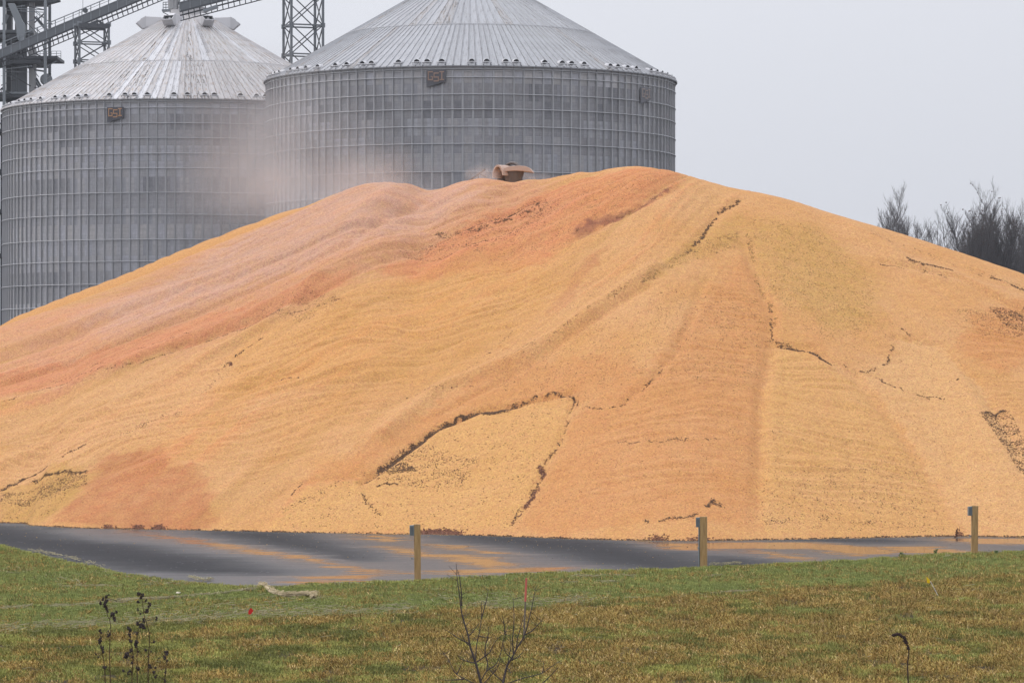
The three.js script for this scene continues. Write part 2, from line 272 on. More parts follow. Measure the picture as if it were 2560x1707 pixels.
// ------------------------------------------------------------------ husk and cob litter on the pile
{
  const r = rng(31), at = [], put = (x, t, size, tone) => at.push([x, t, size, tone]);
  const gauss = () => (r() + r() + r() - 1.5) * 0.9;
  function strew(l, width, density, size = 0.045, gap = 0.15, tone = 0) {
    const p = line(l); let run = r() * 10;
    for (let i = 0; i + 1 < p.length; i++) {
      const [ax, at0] = p[i], [bx, bt] = p[i + 1], L = Math.hypot(bx - ax, bt - at0), n = Math.ceil(L * density * 0.7);
      for (let q = 0; q < n; q++) {
        const u = r(), X = lerp(ax, bx, u), T = lerp(at0, bt, u);
        const k = 0.5 + 0.5 * n2(X * 1.1 + run, T * 0.9); if (gap > 0.06 && (k < gap + 0.08 || n2c(X * 2.2 + run, T * 2) < -0.55)) continue;
        const w = width * (0.25 + 0.55 * k);
        put(X + gauss() * w + 0.06 * n2(X * 4, T * 4), T + gauss() * w * 1.6 + 0.1 * n2b(X * 3, T * 3), size * (0.6 + 0.8 * r()), tone);
      }
    }
  }
  function scatter(o, n, size = 0.035, patch = 0.6, tone = 0, sx = 0.8, st = 1.6) {
    const p = line(o), b = bounds(p, 0); let k = 0, tries = 0;
    while (k < n && tries++ < n * 40) { const x = lerp(b[0], b[1], r()), t = lerp(b[2], b[3], r()); if (!inside(x, t, p)) continue; if (n2(x * sx + n, t * st) * 0.5 + 0.5 < patch * r() * 1.5) continue; put(x, t, size * (0.6 + 0.8 * r()), tone); k++; }
  }
  // the thick rope of cob bits above the pale tongue, and the thin lines that leave it
  strew([[870, 1075], [900, 1055], [950, 1022], [1010, 980], [1060, 957], [1110, 942], [1130, 948], [1145, 945], [1185, 930]], 0.15, 800, 0.05, 0.05);
  strew([[835, 1104], [880, 1075]], 0.12, 120); strew([[1185, 930], [1230, 912], [1270, 905], [1310, 904], [1320, 920]], 0.06, 300, 0.045, 0.1);
  strew([[1318, 918], [1340, 935], [1385, 942], [1430, 925], [1480, 890], [1520, 840]], 0.05, 90, 0.04, 0.3);
  strew([[1318, 920], [1300, 980], [1280, 1020], [1250, 1060], [1245, 1090], [1225, 1130], [1195, 1170], [1178, 1203]], 0.07, 90, 0.045, 0.3);
  strew([[1242, 1068], [1248, 1092]], 0.12, 420, 0.05, 0, 1); strew([[1236, 1118], [1222, 1140], [1205, 1165]], 0.16, 420, 0.05, 0, 1); strew([[1205, 1165], [1180, 1198]], 0.08, 130, 0.045, 0.1, 1);
  scatter([[850, 1090], [960, 1010], [1100, 1060], [1060, 1120], [880, 1110]], 900, 0.038, 0.8); scatter([[880, 1072], [930, 1062], [960, 1080], [890, 1090]], 450, 0.04, 0.5);
  scatter([[700, 1140], [1000, 1000], [1280, 930], [1230, 1090], [1180, 1210], [640, 1212]], 900, 0.038, 0.8);
  strew([[865, 1117], [900, 1113], [930, 1122], [1010, 1123]], 0.06, 220, 0.045, 0.25); strew([[830, 1130], [850, 1165], [880, 1190]], 0.06, 90, 0.045, 0.2);
  strew([[790, 1105], [720, 1140], [640, 1175]], 0.2, 60, 0.04, 0.3); strew([[690, 1110], [670, 1135]], 0.06, 90, 0.04, 0.2);
  // right-hand scars
  strew([[1768, 700], [1775, 770], [1795, 790]], 0.05, 130, 0.04, 0.2); strew([[1795, 790], [1830, 797], [1870, 812], [1910, 832]], 0.13, 520, 0.05, 0.12);
  strew([[1910, 832], [1945, 842], [1985, 855], [2040, 832], [2050, 790], [2065, 768], [2090, 768]], 0.05, 110, 0.045, 0.3);
  strew([[2020, 870], [2040, 885], [2110, 905], [2165, 916], [2200, 870]], 0.05, 110, 0.045, 0.35); strew([[2068, 752], [2090, 770]], 0.04, 160, 0.04, 0.1);
  scatter([[2250, 945], [2320, 940], [2370, 1050], [2370, 1110], [2330, 1060]], 1300, 0.042, 0.6); strew([[2258, 946], [2310, 944]], 0.1, 300, 0.05, 0.1);
  scatter([[2190, 710], [2352, 715], [2352, 780], [2260, 770]], 600, 0.034, 0.7); scatter([[2270, 705], [2370, 712], [2370, 765], [2310, 750]], 900, 0.036, 0.5);
  strew([[2080, 600], [2130, 616], [2200, 632]], 0.1, 260, 0.045, 0.2); strew([[2250, 632], [2300, 645], [2360, 668]], 0.12, 280, 0.045, 0.15); strew([[2020, 605], [2100, 618], [2180, 640]], 0.07, 90, 0.04, 0.35);
  strew([[1920, 520], [2060, 560], [2200, 610], [2352, 660]], 0.2, 40, 0.035, 0.3);
  strew([[1700, 458], [1650, 490], [1620, 530], [1590, 568]], 0.07, 260, 0.04, 0.15); strew([[1590, 568], [1500, 640], [1450, 660], [1330, 740], [1240, 800], [1150, 818]], 0.14, 120, 0.036, 0.3);
  scatter([[1500, 620], [1620, 550], [1700, 530], [1690, 570], [1560, 610], [1470, 660]], 700, 0.032, 0.6, 2);
  scatter([[1720, 500], [1880, 520], [2010, 640], [2000, 760], [1880, 790], [1760, 660]], 2600, 0.03, 0.7, 2);
  strew([[1720, 540], [1740, 640], [1780, 720], [1770, 780]], 0.12, 100, 0.034, 0.3, 2);
  scatter([[1150, 820], [1440, 720], [1560, 650], [1600, 700], [1480, 860], [1330, 920], [1160, 930]], 1500, 0.03, 0.8);
  for (let y = 690; y < 890; y += 15) strew([[1640 - (y - 690) * 0.35, y], [1760, y + 6 * n2(y, 1)]], 0.08, 45, 0.032, 0.45, 2);
  scatter([[1620, 650], [1750, 690], [1745, 880], [1500, 880]], 900, 0.03, 0.8, 0, 0.5, 3);
  for (let y = 990; y < 1215; y += 14) strew([[1750, y + 4], [1900, y - 4], [2060 + (y - 990) * 0.4, y + 8]], 0.1, 30, 0.032, 0.5);
  scatter([[1750, 1080], [2100, 1060], [2180, 1215], [1748, 1218]], 800, 0.034, 0.9, 0, 0.5, 3); strew([[1760, 1196], [1900, 1190], [2020, 1200]], 0.14, 110, 0.04, 0.4);
  strew([[1480, 1195], [1560, 1190], [1605, 1184]], 0.08, 200, 0.042, 0.2); strew([[1618, 1160], [1636, 1156], [1655, 1160]], 0.13, 420, 0.045, 0); strew([[1410, 1021], [1510, 1016]], 0.05, 90, 0.036, 0.4); strew([[1515, 1014], [1560, 1009], [1615, 1012], [1680, 1015]], 0.05, 120, 0.036, 0.3);
  // sprays under the crest
  strew([[1000, 545], [1060, 530], [1100, 515], [1180, 488], [1255, 462]], 0.16, 300, 0.04, 0.2); strew([[1085, 530], [1180, 500], [1250, 480]], 0.14, 300, 0.04, 0.2);
  scatter([[900, 570], [1240, 455], [1290, 470], [1100, 590], [960, 600]], 1500, 0.034, 0.8); scatter([[1250, 470], [1540, 410], [1320, 560], [1100, 620]], 1300, 0.03, 0.9);
  strew([[1320, 535], [1345, 517], [1375, 512], [1430, 490], [1480, 464], [1535, 432]], 0.12, 150, 0.03, 0.2, 1); scatter([[1240, 600], [1560, 400], [1700, 470], [1500, 640], [1300, 720]], 1200, 0.026, 0.9);
  strew([[660, 680], [720, 672], [790, 690]], 0.2, 160, 0.034, 0.3, 1); scatter([[560, 740], [660, 680], [790, 690], [700, 740]], 500, 0.03, 0.7);
  // long trails on the left flank
  strew([[0, 1128], [40, 1106], [85, 1085]], 0.09, 420, 0.045, 0); strew([[85, 1085], [150, 1045], [210, 1013]], 0.07, 180, 0.04, 0.3);
  strew([[70, 1108], [120, 1088], [165, 1082], [200, 1080]], 0.12, 300, 0.045, 0.1); scatter([[0, 1130], [120, 1095], [200, 1078], [200, 1110], [100, 1140], [0, 1150]], 1100, 0.036, 0.7); scatter([[0, 1140], [170, 1110], [120, 1180], [0, 1195]], 260, 0.034, 0.8);
  strew([[0, 936], [100, 900], [300, 840], [450, 790], [600, 740], [760, 690]], 0.06, 90, 0.036, 0.2); strew([[110, 880], [330, 800], [560, 735]], 0.06, 45, 0.034, 0.35); strew([[500, 860], [545, 815], [605, 775]], 0.08, 110, 0.038, 0.25); strew([[525, 838], [535, 842]], 0.14, 500, 0.04, 0, 1);
  strew([[280, 1000], [340, 970], [410, 955]], 0.22, 140, 0.034, 0.3); strew([[440, 930], [500, 870], [560, 850]], 0.25, 50, 0.032, 0.3);
  strew([[640, 870], [690, 862]], 0.04, 110, 0.036, 0.2); strew([[1015, 890], [1100, 830], [1180, 760]], 0.08, 50, 0.032, 0.3); strew([[930, 910], [1060, 890], [1160, 880]], 0.05, 70, 0.034, 0.3);
  scatter([[0, 760], [900, 430], [1300, 460], [700, 720], [0, 920]], 1500, 0.026, 0.9, 1); scatter([[0, 900], [700, 700], [1300, 620], [1200, 900], [600, 1200], [0, 1200]], 1500, 0.028, 0.9); scatter([[1180, 940], [1740, 880], [1740, 1215], [1180, 1215]], 1100, 0.03, 0.8, 0, 0.5, 2.5); scatter([[1900, 700], [2352, 720], [2352, 1230], [2000, 1230]], 1300, 0.03, 0.9);
  // a dark fringe where the heap meets the blacktop
  for (let k = 0; k < 4200; k++) { const x = lerp(-14.5, 13.5, r()); if (n2(x * 1.4, 3) < -0.1 && r() < 0.75) continue; put(x, Tx(x) + 0.02 + Math.abs(gauss()) * 0.07, 0.05 * (0.5 + r()), r() < 0.15 ? 1 : 0); }
  for (const [cx0, n, w] of [[995, 700, 0.5], [1035, 260, 0.4], [340, 220, 0.2], [290, 140, 0.2], [215, 80, 0.2], [1500, 120, 0.3], [1590, 120, 0.3], [2190, 60, 0.1]]) { const px = cx0 * S, x0 = (px - CX) / K * 89; for (let k = 0; k < n; k++) { const x = x0 + gauss() * w; put(x, Tx(x) + Math.abs(gauss()) * 0.3, 0.06 * (0.5 + r()), 1); } }
  const g = new THREE.OctahedronGeometry(0.5, 0).scale(1, 0.5, 0.7);
  const m = std([1, 1, 1], 0.9), im = new THREE.InstancedMesh(g, m, at.length), M = new THREE.Matrix4(), Q = new THREE.Quaternion(), E = new THREE.Euler(), c = new THREE.Color();
  const tones = [[0.12, 0.07, 0.042], [0.17, 0.078, 0.05], [0.17, 0.115, 0.045]];
  at.forEach(([x, t, s, tone], i) => {
    Q.setFromEuler(E.set(r() * 0.8 - 0.1, r() * 6.28, r() * 0.8 - 0.4)); const e = s * 0.85;
    M.compose(V(x, pileY(x, t) + e * 0.12, -t), Q, V(e * (0.7 + 0.9 * r()), e, e)); im.setMatrixAt(i, M);
    const b = 0.55 + 1.1 * r(), q = tones[tone]; im.setColorAt(i, c.setRGB(q[0] * b, q[1] * b, q[2] * b));
  });
  im.name = 'cob_litter'; scene.add(im);
  tag(im, 'dark brown husk and cob bits strewn in lines over the corn heap', 'crop litter', null, 'stuff');
}

// ------------------------------------------------------------------ wet blacktop
const padPx = [[0, 1368], [92, 1390], [218, 1420], [359, 1447], [435, 1457], [590, 1470], [650, 1474], [718, 1470], [1045, 1456], [1360, 1438], [1741, 1424], [2068, 1409], [2340, 1391], [2560, 1382]];
const padEdge = padPx.map(([x, y]) => G(x, y));
{
  const sh = new THREE.Shape(), outline = [[-150, -420], [-150, -190], [-30, -120], ...padEdge, [30, -95], [150, -120], [150, -420]];
  outline.forEach(([x, z], i) => i ? sh.lineTo(x, -z) : sh.moveTo(x, -z));
  const g = new THREE.ShapeGeometry(sh).rotateX(-Math.PI / 2).translate(0, 0.012, 0);
  const X1 = -18, Z1 = -62, WX = 36, WZ = 36, uv = g.attributes.uv, p = g.attributes.position;
  for (let i = 0; i < p.count; i++) uv.setXY(i, (p.getX(i) - X1) / WX, (Z1 - p.getZ(i)) / WZ);
  const F = a => { const q = a.map(([x, y]) => G(x, y)); return [q, bounds(q, 4)]; };
  const pools = [
    [[298, 1326], [360, 1327], [395, 1338], [520, 1352], [640, 1372], [760, 1388], [880, 1416], [975, 1430], [910, 1436], [850, 1424], [740, 1400], [640, 1387], [540, 1372], [430, 1350], [330, 1338]],
    [[695, 1444], [850, 1437], [1030, 1431], [1036, 1436], [880, 1446], [760, 1450]], [[899, 1338], [968, 1339], [1018, 1351], [982, 1356], [922, 1348]],
    [[932, 1367], [982, 1367], [1036, 1376], [1087, 1385], [1206, 1391], [1290, 1408], [1236, 1423], [1176, 1418], [1116, 1400], [1051, 1397], [1012, 1387]],
    [[1063, 1360], [1146, 1363], [1221, 1376], [1275, 1387], [1206, 1387], [1116, 1373]], [[1057, 1430], [1236, 1421], [1340, 1418], [1443, 1421], [1340, 1432], [1150, 1440]],
    [[1604, 1354], [1667, 1357], [1760, 1358], [1860, 1355], [1979, 1357], [2068, 1361], [2143, 1364], [2217, 1367], [2257, 1384], [2158, 1390], [2098, 1390], [2068, 1381], [1979, 1372], [1860, 1372], [1697, 1375], [1652, 1369]],
    [[1860, 1374], [1890, 1379], [1949, 1385], [2049, 1398], [2009, 1403], [1920, 1393]], [[2341, 1350], [2426, 1346], [2640, 1346], [2640, 1361], [2456, 1362], [2396, 1359]], [[2158, 1366], [2337, 1368], [2436, 1380], [2337, 1387], [2247, 1384]],
    [[700, 1456], [900, 1450], [960, 1452], [800, 1462]],
  ].map(F);
  const dry = [
    [[-100, 1312], [0, 1318], [120, 1345], [260, 1360], [390, 1378], [510, 1398], [655, 1436], [390, 1428], [0, 1366], [-100, 1350]],
    [[536, 1329], [700, 1334], [790, 1358], [895, 1390], [880, 1400], [760, 1374], [640, 1358]],
    [[1150, 1341], [1350, 1347], [1458, 1353], [1548, 1360], [1593, 1371], [1667, 1387], [1747, 1412], [1700, 1424], [1578, 1420], [1458, 1393], [1310, 1370], [1200, 1356]],
    [[1780, 1392], [1860, 1396], [1900, 1404], [1860, 1414], [1780, 1416]], [[2000, 1352], [2200, 1350], [2250, 1354], [2150, 1357]],
  ].map(F);
  const N = 1024, wet = new Float32Array(N * N);
  for (let j = 0; j < N; j++) for (let i = 0; i < N; i++) {
    let x = X1 + (i + 0.5) / N * WX, z = Z1 - (j + 0.5) / N * WZ;
    if (z > -64 || z < -97) { wet[j * N + i] = 0.3; continue; }
    z += 0.4 * n2b(x * 0.16, z * 1.5) + 0.2 * n2(x * 0.3, z * 3.5) + 0.4 * n2c(x * 0.3, z * 0.2);
    let near = -9, dr = -9;
    for (const [p2, b] of pools) if (x > b[0] && x < b[1] && z > b[2] && z < b[3]) near = Math.max(near, signed(x, z, p2));
    for (const [p2, b] of dry) if (x > b[0] && x < b[1] && z > b[2] && z < b[3]) dr = Math.max(dr, signed(x, z, p2));
    near += 0.45 * n2(x * 0.45, z * 2.6) + 0.25 * n2b(x * 1.2, z * 4.5) - 0.12;
    let v = 0.57 + 0.14 * fbm(x * 0.35, z * 0.12);
    v = lerp(v, 0.72, sm(-2.6, -0.1, near)); v = lerp(v, 0.05 + 0.1 * (0.5 + 0.5 * fbm(x * 0.8, z * 0.4)), sm(-1.9, 1.6, dr) * sm(0.3, -0.8, near));
    if (near > -0.7) v = lerp(v, 1, sm(-0.65, 0.55, near));
    wet[j * N + i] = v;
  }
  const r = rng(5);
  // wetness decides gloss: standing water mirrors, a damp film shines broadly, dry stone does not
  const rough = tex(N, N, (i, j) => { const v = wet[j * N + i]; let q = v > 0.76 ? lerp(0.42, 0.1, sm(0.76, 0.98, v)) : lerp(1.0, 0.42, sm(0.05, 0.76, v)); q += (r() - 0.5) * 0.05 * (v > 0.9 ? 0 : 1); return [255, q * 255, 0]; }, false, 1, 1, true);
  const colour = tex(N, N, (i, j) => { const v = wet[j * N + i], s = r(), b = 52 - 8 * v + (s - 0.5) * 16 + (s > 0.9985 ? 120 : 0); return [b * 1.0, b * 1.0, b * 1.05]; }, true, 1, 1, true);
  const shine = tex(512, 512, (i, j) => { const v = wet[(j * 2) * N + i * 2]; return [255, 255, 255, 255 * lerp(0.3, 1, sm(0.08, 0.62, v))]; }, false, 1, 1, true);
  const m = new THREE.MeshPhysicalMaterial({ map: colour, roughnessMap: rough, specularIntensityMap: shine, specularIntensity: 1, roughness: 1, metalness: 0, ior: 1.4 });
  const o = top('pavement', g, m); o.userData.kind = 'structure';
}

{
  const r = rng(61), n = 3600, im = new THREE.InstancedMesh(new THREE.OctahedronGeometry(0.5, 0).scale(1, 0.5, 0.8), std([1, 1, 1], 0.8), n), M = new THREE.Matrix4(), Q = new THREE.Quaternion(), c = new THREE.Color();
  for (let i = 0; i < n; i++) { const x = lerp(-15, 14.5, r()), away = (i > 1000 ? Math.pow(r(), 2) * 0.5 * (0.5 + 0.5 * n2(x * 0.8, 7)) : Math.pow(r(), 2.6) * 12) + 0.02, s = 0.014 + 0.02 * r() * r(), dark = r() < 0.35; Q.setFromAxisAngle(V(0, 1, 0), r() * 6.28); M.compose(V(x, 0.012 + s * 0.2, -(Tx(x) - away)), Q, V(s * 1.4, s, s)); im.setMatrixAt(i, M); const k = 0.7 + 0.5 * r(); im.setColorAt(i, dark ? c.setRGB(0.09 * k, 0.055 * k, 0.035 * k) : c.setRGB(0.5 * k, 0.32 * k, 0.12 * k)); }
  im.name = 'spilled_kernels'; scene.add(im); tag(im, 'loose corn kernels and husk bits scattered over the wet blacktop', 'spilled grain', null, 'stuff');
}

// ------------------------------------------------------------------ grass bank
const edgeT = interp(padPx.map(([x, y]) => { const [a, b] = G(x, y); return [a, -b]; }).sort((a, b) => a[0] - b[0]));
const seamT = interp([[-60, 1588], [0, 1584], [330, 1567], [650, 1546], [960, 1537], [1090, 1529], [1300, 1522], [1520, 1507], [1740, 1490], [1905, 1478], [2070, 1468], [2560, 1437], [2700, 1430]].map(([x, y]) => { const [a, b] = G(x, y); return [a, -b]; }));
function turf(x, t) {                                                            // how much of the ground is dry, green or bare at a place
  const under = seamT(x) - t + 0.5 * fbm(x * 0.5, t * 0.4);                      // > 0 below the seam of the newly sown strip
  const old = sm(-0.3, 0.5, under), leftness = sm(1.5, -5.5, x + 0.6 * fbm(x * 0.3, t * 0.3));
  const big = fbm(x * 0.45, t * 0.22 + 5), mid = n2b(x * 1.3, t * 0.6);
  let dryness = old * clamp(0.84 - 0.5 * leftness + 1.2 * big + 0.45 * mid) + (1 - old) * clamp(0.1 + 0.25 * big);
  const rim = sm(1.0, 0.1, edgeT(x) - t);
  const seam = Math.exp(-(((under - 0.15) / 0.5) ** 2)) * (0.6 + 0.5 * mid);
  const bare = old * sm(0.3, 0.65, n2c(x * 0.9, t * 0.5) + 0.35 * n2(x * 2.4, t * 1.3)) + 0.3 * seam * old;
  return { old, dryness, bare, rim, seam, under };
}
{
  const xs = [], ts = [];
  for (const v of [-3000, -1200, -500, -220, -110, -60, -36]) xs.push(v); for (let x = -20; x <= 20; x += 0.22) xs.push(x); for (const v of [36, 60, 110, 220, 500, 1200, 3000]) xs.push(v);
  for (const v of [-400, -120, -40, 0, 20, 32]) ts.push(v); for (let t = 40; t <= 100; t += 0.25) ts.push(t); for (const v of [110, 130, 170, 230, 320, 480, 800, 1500, 3000]) ts.push(v);
  const n = ts.length, p = new Float32Array(xs.length * n * 3), c = new Float32Array(xs.length * n * 3), u = new Float32Array(xs.length * n * 2), id = [];
  xs.forEach((x, i) => ts.forEach((t, j) => {
    const k = i * n + j, q = turf(clamp(x, -25, 25), clamp(t, 40, 100));
    p.set([x, t > 38 && t < 98 && Math.abs(x) < 24 ? 0.03 * fbm(x * 0.6, t * 0.4) * clamp((edgeT(x) - t) * 0.7) : 0, -t], k * 3); u.set([x, t], k * 2);
    let a = mix3([0.05, 0.06, 0.016], [0.11, 0.075, 0.028], q.dryness); a = mix3(a, [0.045, 0.033, 0.022], clamp(q.bare)); a = mix3(a, [0.11, 0.075, 0.04], 0.4 * q.rim); c.set(a, k * 3);
  }));
  for (let i = 0; i + 1 < xs.length; i++) for (let j = 0; j + 1 < n; j++) { const a = i * n + j, b = a + n; id.push(a, b, b + 1, a, b + 1, a + 1); }
  const g = new THREE.BufferGeometry(); g.setAttribute('position', new THREE.BufferAttribute(p, 3)); g.setAttribute('color', new THREE.BufferAttribute(c, 3)); g.setAttribute('uv', new THREE.BufferAttribute(u, 2)); g.setIndex(id); g.computeVertexNormals();
  const r = rng(8), soil = tex(512, 512, () => { const v = 190 + 65 * r(); return [v, v, v - 10 * r()]; }, true, 1 / 6, 1 / 6);
  const m = new THREE.MeshPhysicalMaterial({ vertexColors: true, map: soil, roughness: 1, specularIntensity: 0.1 }); m.color.setRGB(1.4, 1.4, 1.4);
  top('ground', g, m).userData.kind = 'structure';
}
function tuft(seed, n, h, spread, w) {
  const r = rng(seed), p = [], nn = [];
  for (let k = 0; k < n; k++) {
    const a = r() * 6.28, d = r() * spread, x = Math.cos(a) * d, z = Math.sin(a) * d, b = r() * 6.28, lean = (0.2 + 0.8 * r()) * h, hh = h * (0.55 + 0.6 * r()), ca = Math.cos(b), sa = Math.sin(b), tx = x + Math.cos(b + 1.4) * lean, tz = z + Math.sin(b + 1.4) * lean;
    const mx = x + (tx - x) * 0.35, mz = z + (tz - z) * 0.35, my = hh * 0.65;
    p.push(x - ca * w, 0, z - sa * w, x + ca * w, 0, z + sa * w, mx, my, mz, mx - ca * w * 0.7, my, mz - sa * w * 0.7, mx + ca * w * 0.7, my, mz + sa * w * 0.7, tx, hh, tz);
  }
  const g = new THREE.BufferGeometry(); g.setAttribute('position', new THREE.Float32BufferAttribute(p, 3)); g.computeVertexNormals(); return g;
}
{
  const r = rng(77), green = [], dry = [];
  for (let k = 0; k < 330000; k++) {
    const t = Math.sqrt(lerp(44 * 44, 90 * 90, r())), x = (r() - 0.5) * t * 0.31;
    const e = edgeT(x) - t; if (e < 0.04 - 0.2 * (r() < 0.04)) continue;
    const q = turf(x, t); if (r() < q.bare * 0.85) continue;
    const isDry = r() < q.dryness; (isDry ? dry : green).push([x, t, q]);
  }
  const M = new THREE.Matrix4(), Q = new THREE.Quaternion(), Y = V(0, 1, 0), c = new THREE.Color();
  function sow(name, label, list, geos, colour, size) {
    // two shapes of tuft share one object each
    const geo = geos, im = new THREE.InstancedMesh(geo, new THREE.MeshPhysicalMaterial({ color: 0xffffff, roughness: 1, specularIntensity: 0.15, side: THREE.DoubleSide }), list.length);
    list.forEach(([x, t, q], i) => { const s = size(q, r, x, t); Q.setFromAxisAngle(Y, r() * 6.28); M.compose(V(x, 0, -t), Q, V(s * (0.9 + 0.3 * r()), s * (0.75 + 0.5 * r()), s)); im.setMatrixAt(i, M); im.setColorAt(i, c.setRGB(...colour(q, x, t, r))); });
    im.name = name; scene.add(im); tag(im, label, 'grass', null, 'stuff');
  }
  sow('lawn_grass', 'short green grass sprouting on the bank below the blacktop', green, tuft(3, 7, 0.075, 0.05, 0.0075), (q, x, t, r2) => {
    const v = 0.7 + 0.65 * r2(), y = clamp(0.35 * q.rim + 0.08 + 0.25 * q.old + 0.35 * r2() * q.old + 0.35 * fbm(x * 0.4, t * 0.3)), dim = 1 - 0.42 * q.old * clamp(0.6 + n2c(x * 0.7 + 9, t * 0.4));
    const a = mix3([0.235, 0.265, 0.085], [0.37, 0.34, 0.09], y); return [a[0] * v * dim, a[1] * v * dim, a[2] * v * dim];
  }, (q, r2, x, t) => 0.75 + 0.35 * q.rim + 0.25 * n2(x, t) + 0.3 * q.old * r2());
  sow('dry_grass', 'straw brown dry grass tufts over the near half of the bank', dry, tuft(4, 8, 0.07, 0.06, 0.007), (q, x, t, r2) => {
    const v = (0.6 + 0.8 * r2()) * (1 + 0.22 * n2b(x * 0.8 + 3, t * 0.45)), a = mix3(mix3([0.34, 0.21, 0.07], [0.27, 0.22, 0.065], r2()), [0.52, 0.38, 0.18], r2() < 0.06 ? 1 : 0.0); return [a[0] * v, a[1] * v, a[2] * v];
  }, (q, r2) => 0.7 + 0.6 * r2());
}
{ // straw of the erosion blanket
  const r = rng(99), at = [];
  const lay = (a, width, n, gap = 0.2) => { const p = a.map(([x, y]) => G(x, y)); for (let i = 0; i + 1 < p.length; i++) for (let k = 0; k < n; k++) { const u = r(), x = lerp(p[i][0], p[i + 1][0], u), z = lerp(p[i][1], p[i + 1][1], u); if (n2(x * 0.8, z * 0.7 + i) * 0.5 + 0.5 < gap || r() < (width > 0.4 ? 0.8 : 0.55)) continue; at.push([x + (r() - 0.5) * width * 0.4, z + (r() + r() - 1) * width * (width > 0.4 ? 2.2 : 1.5), Math.atan2(p[i + 1][1] - p[i][1], p[i + 1][0] - p[i][0])]); } };
  lay([[0, 1575], [330, 1560], [650, 1540], [960, 1530]], 0.7, 1500); lay([[960, 1530], [1090, 1524], [1300, 1516], [1520, 1500]], 0.7, 900, 0.35); lay([[250, 1545], [640, 1522], [1000, 1510]], 1.6, 900, 0.4); lay([[1080, 1496], [1230, 1505], [1500, 1500]], 1.2, 700, 0.4);
  lay([[250, 1508], [430, 1500], [560, 1488], [645, 1476]], 0.07, 420, 0.05); lay([[240, 1432], [330, 1448], [400, 1458]], 0.5, 260, 0.3); lay([[0, 1428], [120, 1447], [220, 1466]], 0.8, 320, 0.3); lay([[0, 1525], [200, 1518], [330, 1508]], 0.25, 300, 0.3); lay([[160, 1472], [300, 1470], [480, 1462], [530, 1452]], 0.12, 160, 0.3);
  lay([[75, 1378], [150, 1392], [260, 1420]], 0.2, 140, 0.2); lay([[470, 1447], [520, 1455]], 0.25, 160, 0.1); lay([[1400, 1447], [1480, 1444], [1700, 1446], [1800, 1444]], 0.3, 160, 0.4); lay([[1780, 1415], [1850, 1411]], 0.2, 120, 0.1); lay([[1400, 1463], [1560, 1458]], 0.1, 110, 0.3); lay([[1780, 1490], [1840, 1484], [1890, 1484]], 0.08, 160, 0.1); lay([[2360, 1396], [2420, 1388]], 0.15, 110, 0.1); lay([[1550, 1500], [1800, 1495]], 0.5, 200, 0.4); lay([[0, 1600], [700, 1640], [1200, 1600], [1700, 1640], [2560, 1560]], 3.5, 110, 0.3); lay([[2200, 1490], [2500, 1480]], 1.2, 80, 0.3);
  const im = new THREE.InstancedMesh(new THREE.BoxGeometry(1, 0.05, 0.05), std([1, 1, 1], 1, 0, { specularIntensity: 0.1 }), at.length), M = new THREE.Matrix4(), Q = new THREE.Quaternion(), E = new THREE.Euler(), c = new THREE.Color();
  at.forEach(([x, z, a], i) => { Q.setFromEuler(E.set(0, -a + (r() - 0.5) * 1.1, (r() - 0.5) * 0.4)); const s = 0.08 + 0.16 * r(), f = 0.08 + 0.05 * r(); M.compose(V(x, 0.03 + 0.045 * r(), z), Q, V(s, f, f)); im.setMatrixAt(i, M); const v = 0.6 + 0.5 * r(); im.setColorAt(i, c.setRGB(0.45 * v, 0.4 * v, 0.25 * v)); });
  im.name = 'straw_mulch'; scene.add(im); tag(im, 'pale straw fibres lying in bands across the newly sown grass', 'straw', null, 'stuff');
}

// ------------------------------------------------------------------ steel grain bins
const galv = (v, rough = 0.5, warm = 0, extra = {}) => std([v * (1 + warm), v, v * (1.035 - warm)], rough, 0.35, extra);
const streaky = seed => { const bay = [], tint = []; { const q = rng(seed + 900); for (let i = 0; i < 3; i++) { bay.push(-16 + 28 * q()); tint.push(-5 + 10 * q()); } } const r = rng(seed), colv = []; for (let i = 0; i < 64; i++) colv.push(r()); const n = createNoise2D(rng(seed + 50)); const rowv = []; for (let j = 0; j < 128; j++) rowv.push(r()); return tex(64, 128, (i, j) => { const k = Math.min(2, Math.floor(i / 64 * 3)), v = 212 + bay[k] + 16 * colv[i] * 0.6 + 7 * n(k * 7 + i * 0.05, j * 0.03) + 9 * n(i * 0.3, j * 0.01) + 14 * (rowv[j >> 2] - 0.5) + 6 * r(); return [v - tint[k] * 0.5, v, v + 3 + tint[k]]; }); };
const streakMaps = [1, 2, 3, 4, 5, 6, 7].map(streaky);
function roofStain(seed, amount, rust) {
  const r = rng(seed), n = createNoise2D(rng(seed + 9)), m = createNoise2D(rng(seed + 19));
  return tex(32, 256, (i, j) => { const v0 = 226 + 10 * n(i * 0.2, j * 0.02) + 8 * (r() - 0.5); const s = amount * sm(0.15, 0.75, n(i * 0.06 + 5, j * 0.016) * 0.75 + 0.4 * m(i * 0.16, j * 0.07)); const k = rust * sm(0.35, 0.7, m(i * 0.1, j * 0.03 + 4)); return [v0 * (1 - 0.62 * s) * (1 - 0.12 * k), v0 * (1 - 0.64 * s) * (1 - 0.22 * k), v0 * (1 - 0.66 * s) * (1 - 0.32 * k)]; });
}
const R = 13.72, TAN = Math.tan(30 * Math.PI / 180), SHEET = 1.118, NSH = 44, NST = 132, NRP = 180;
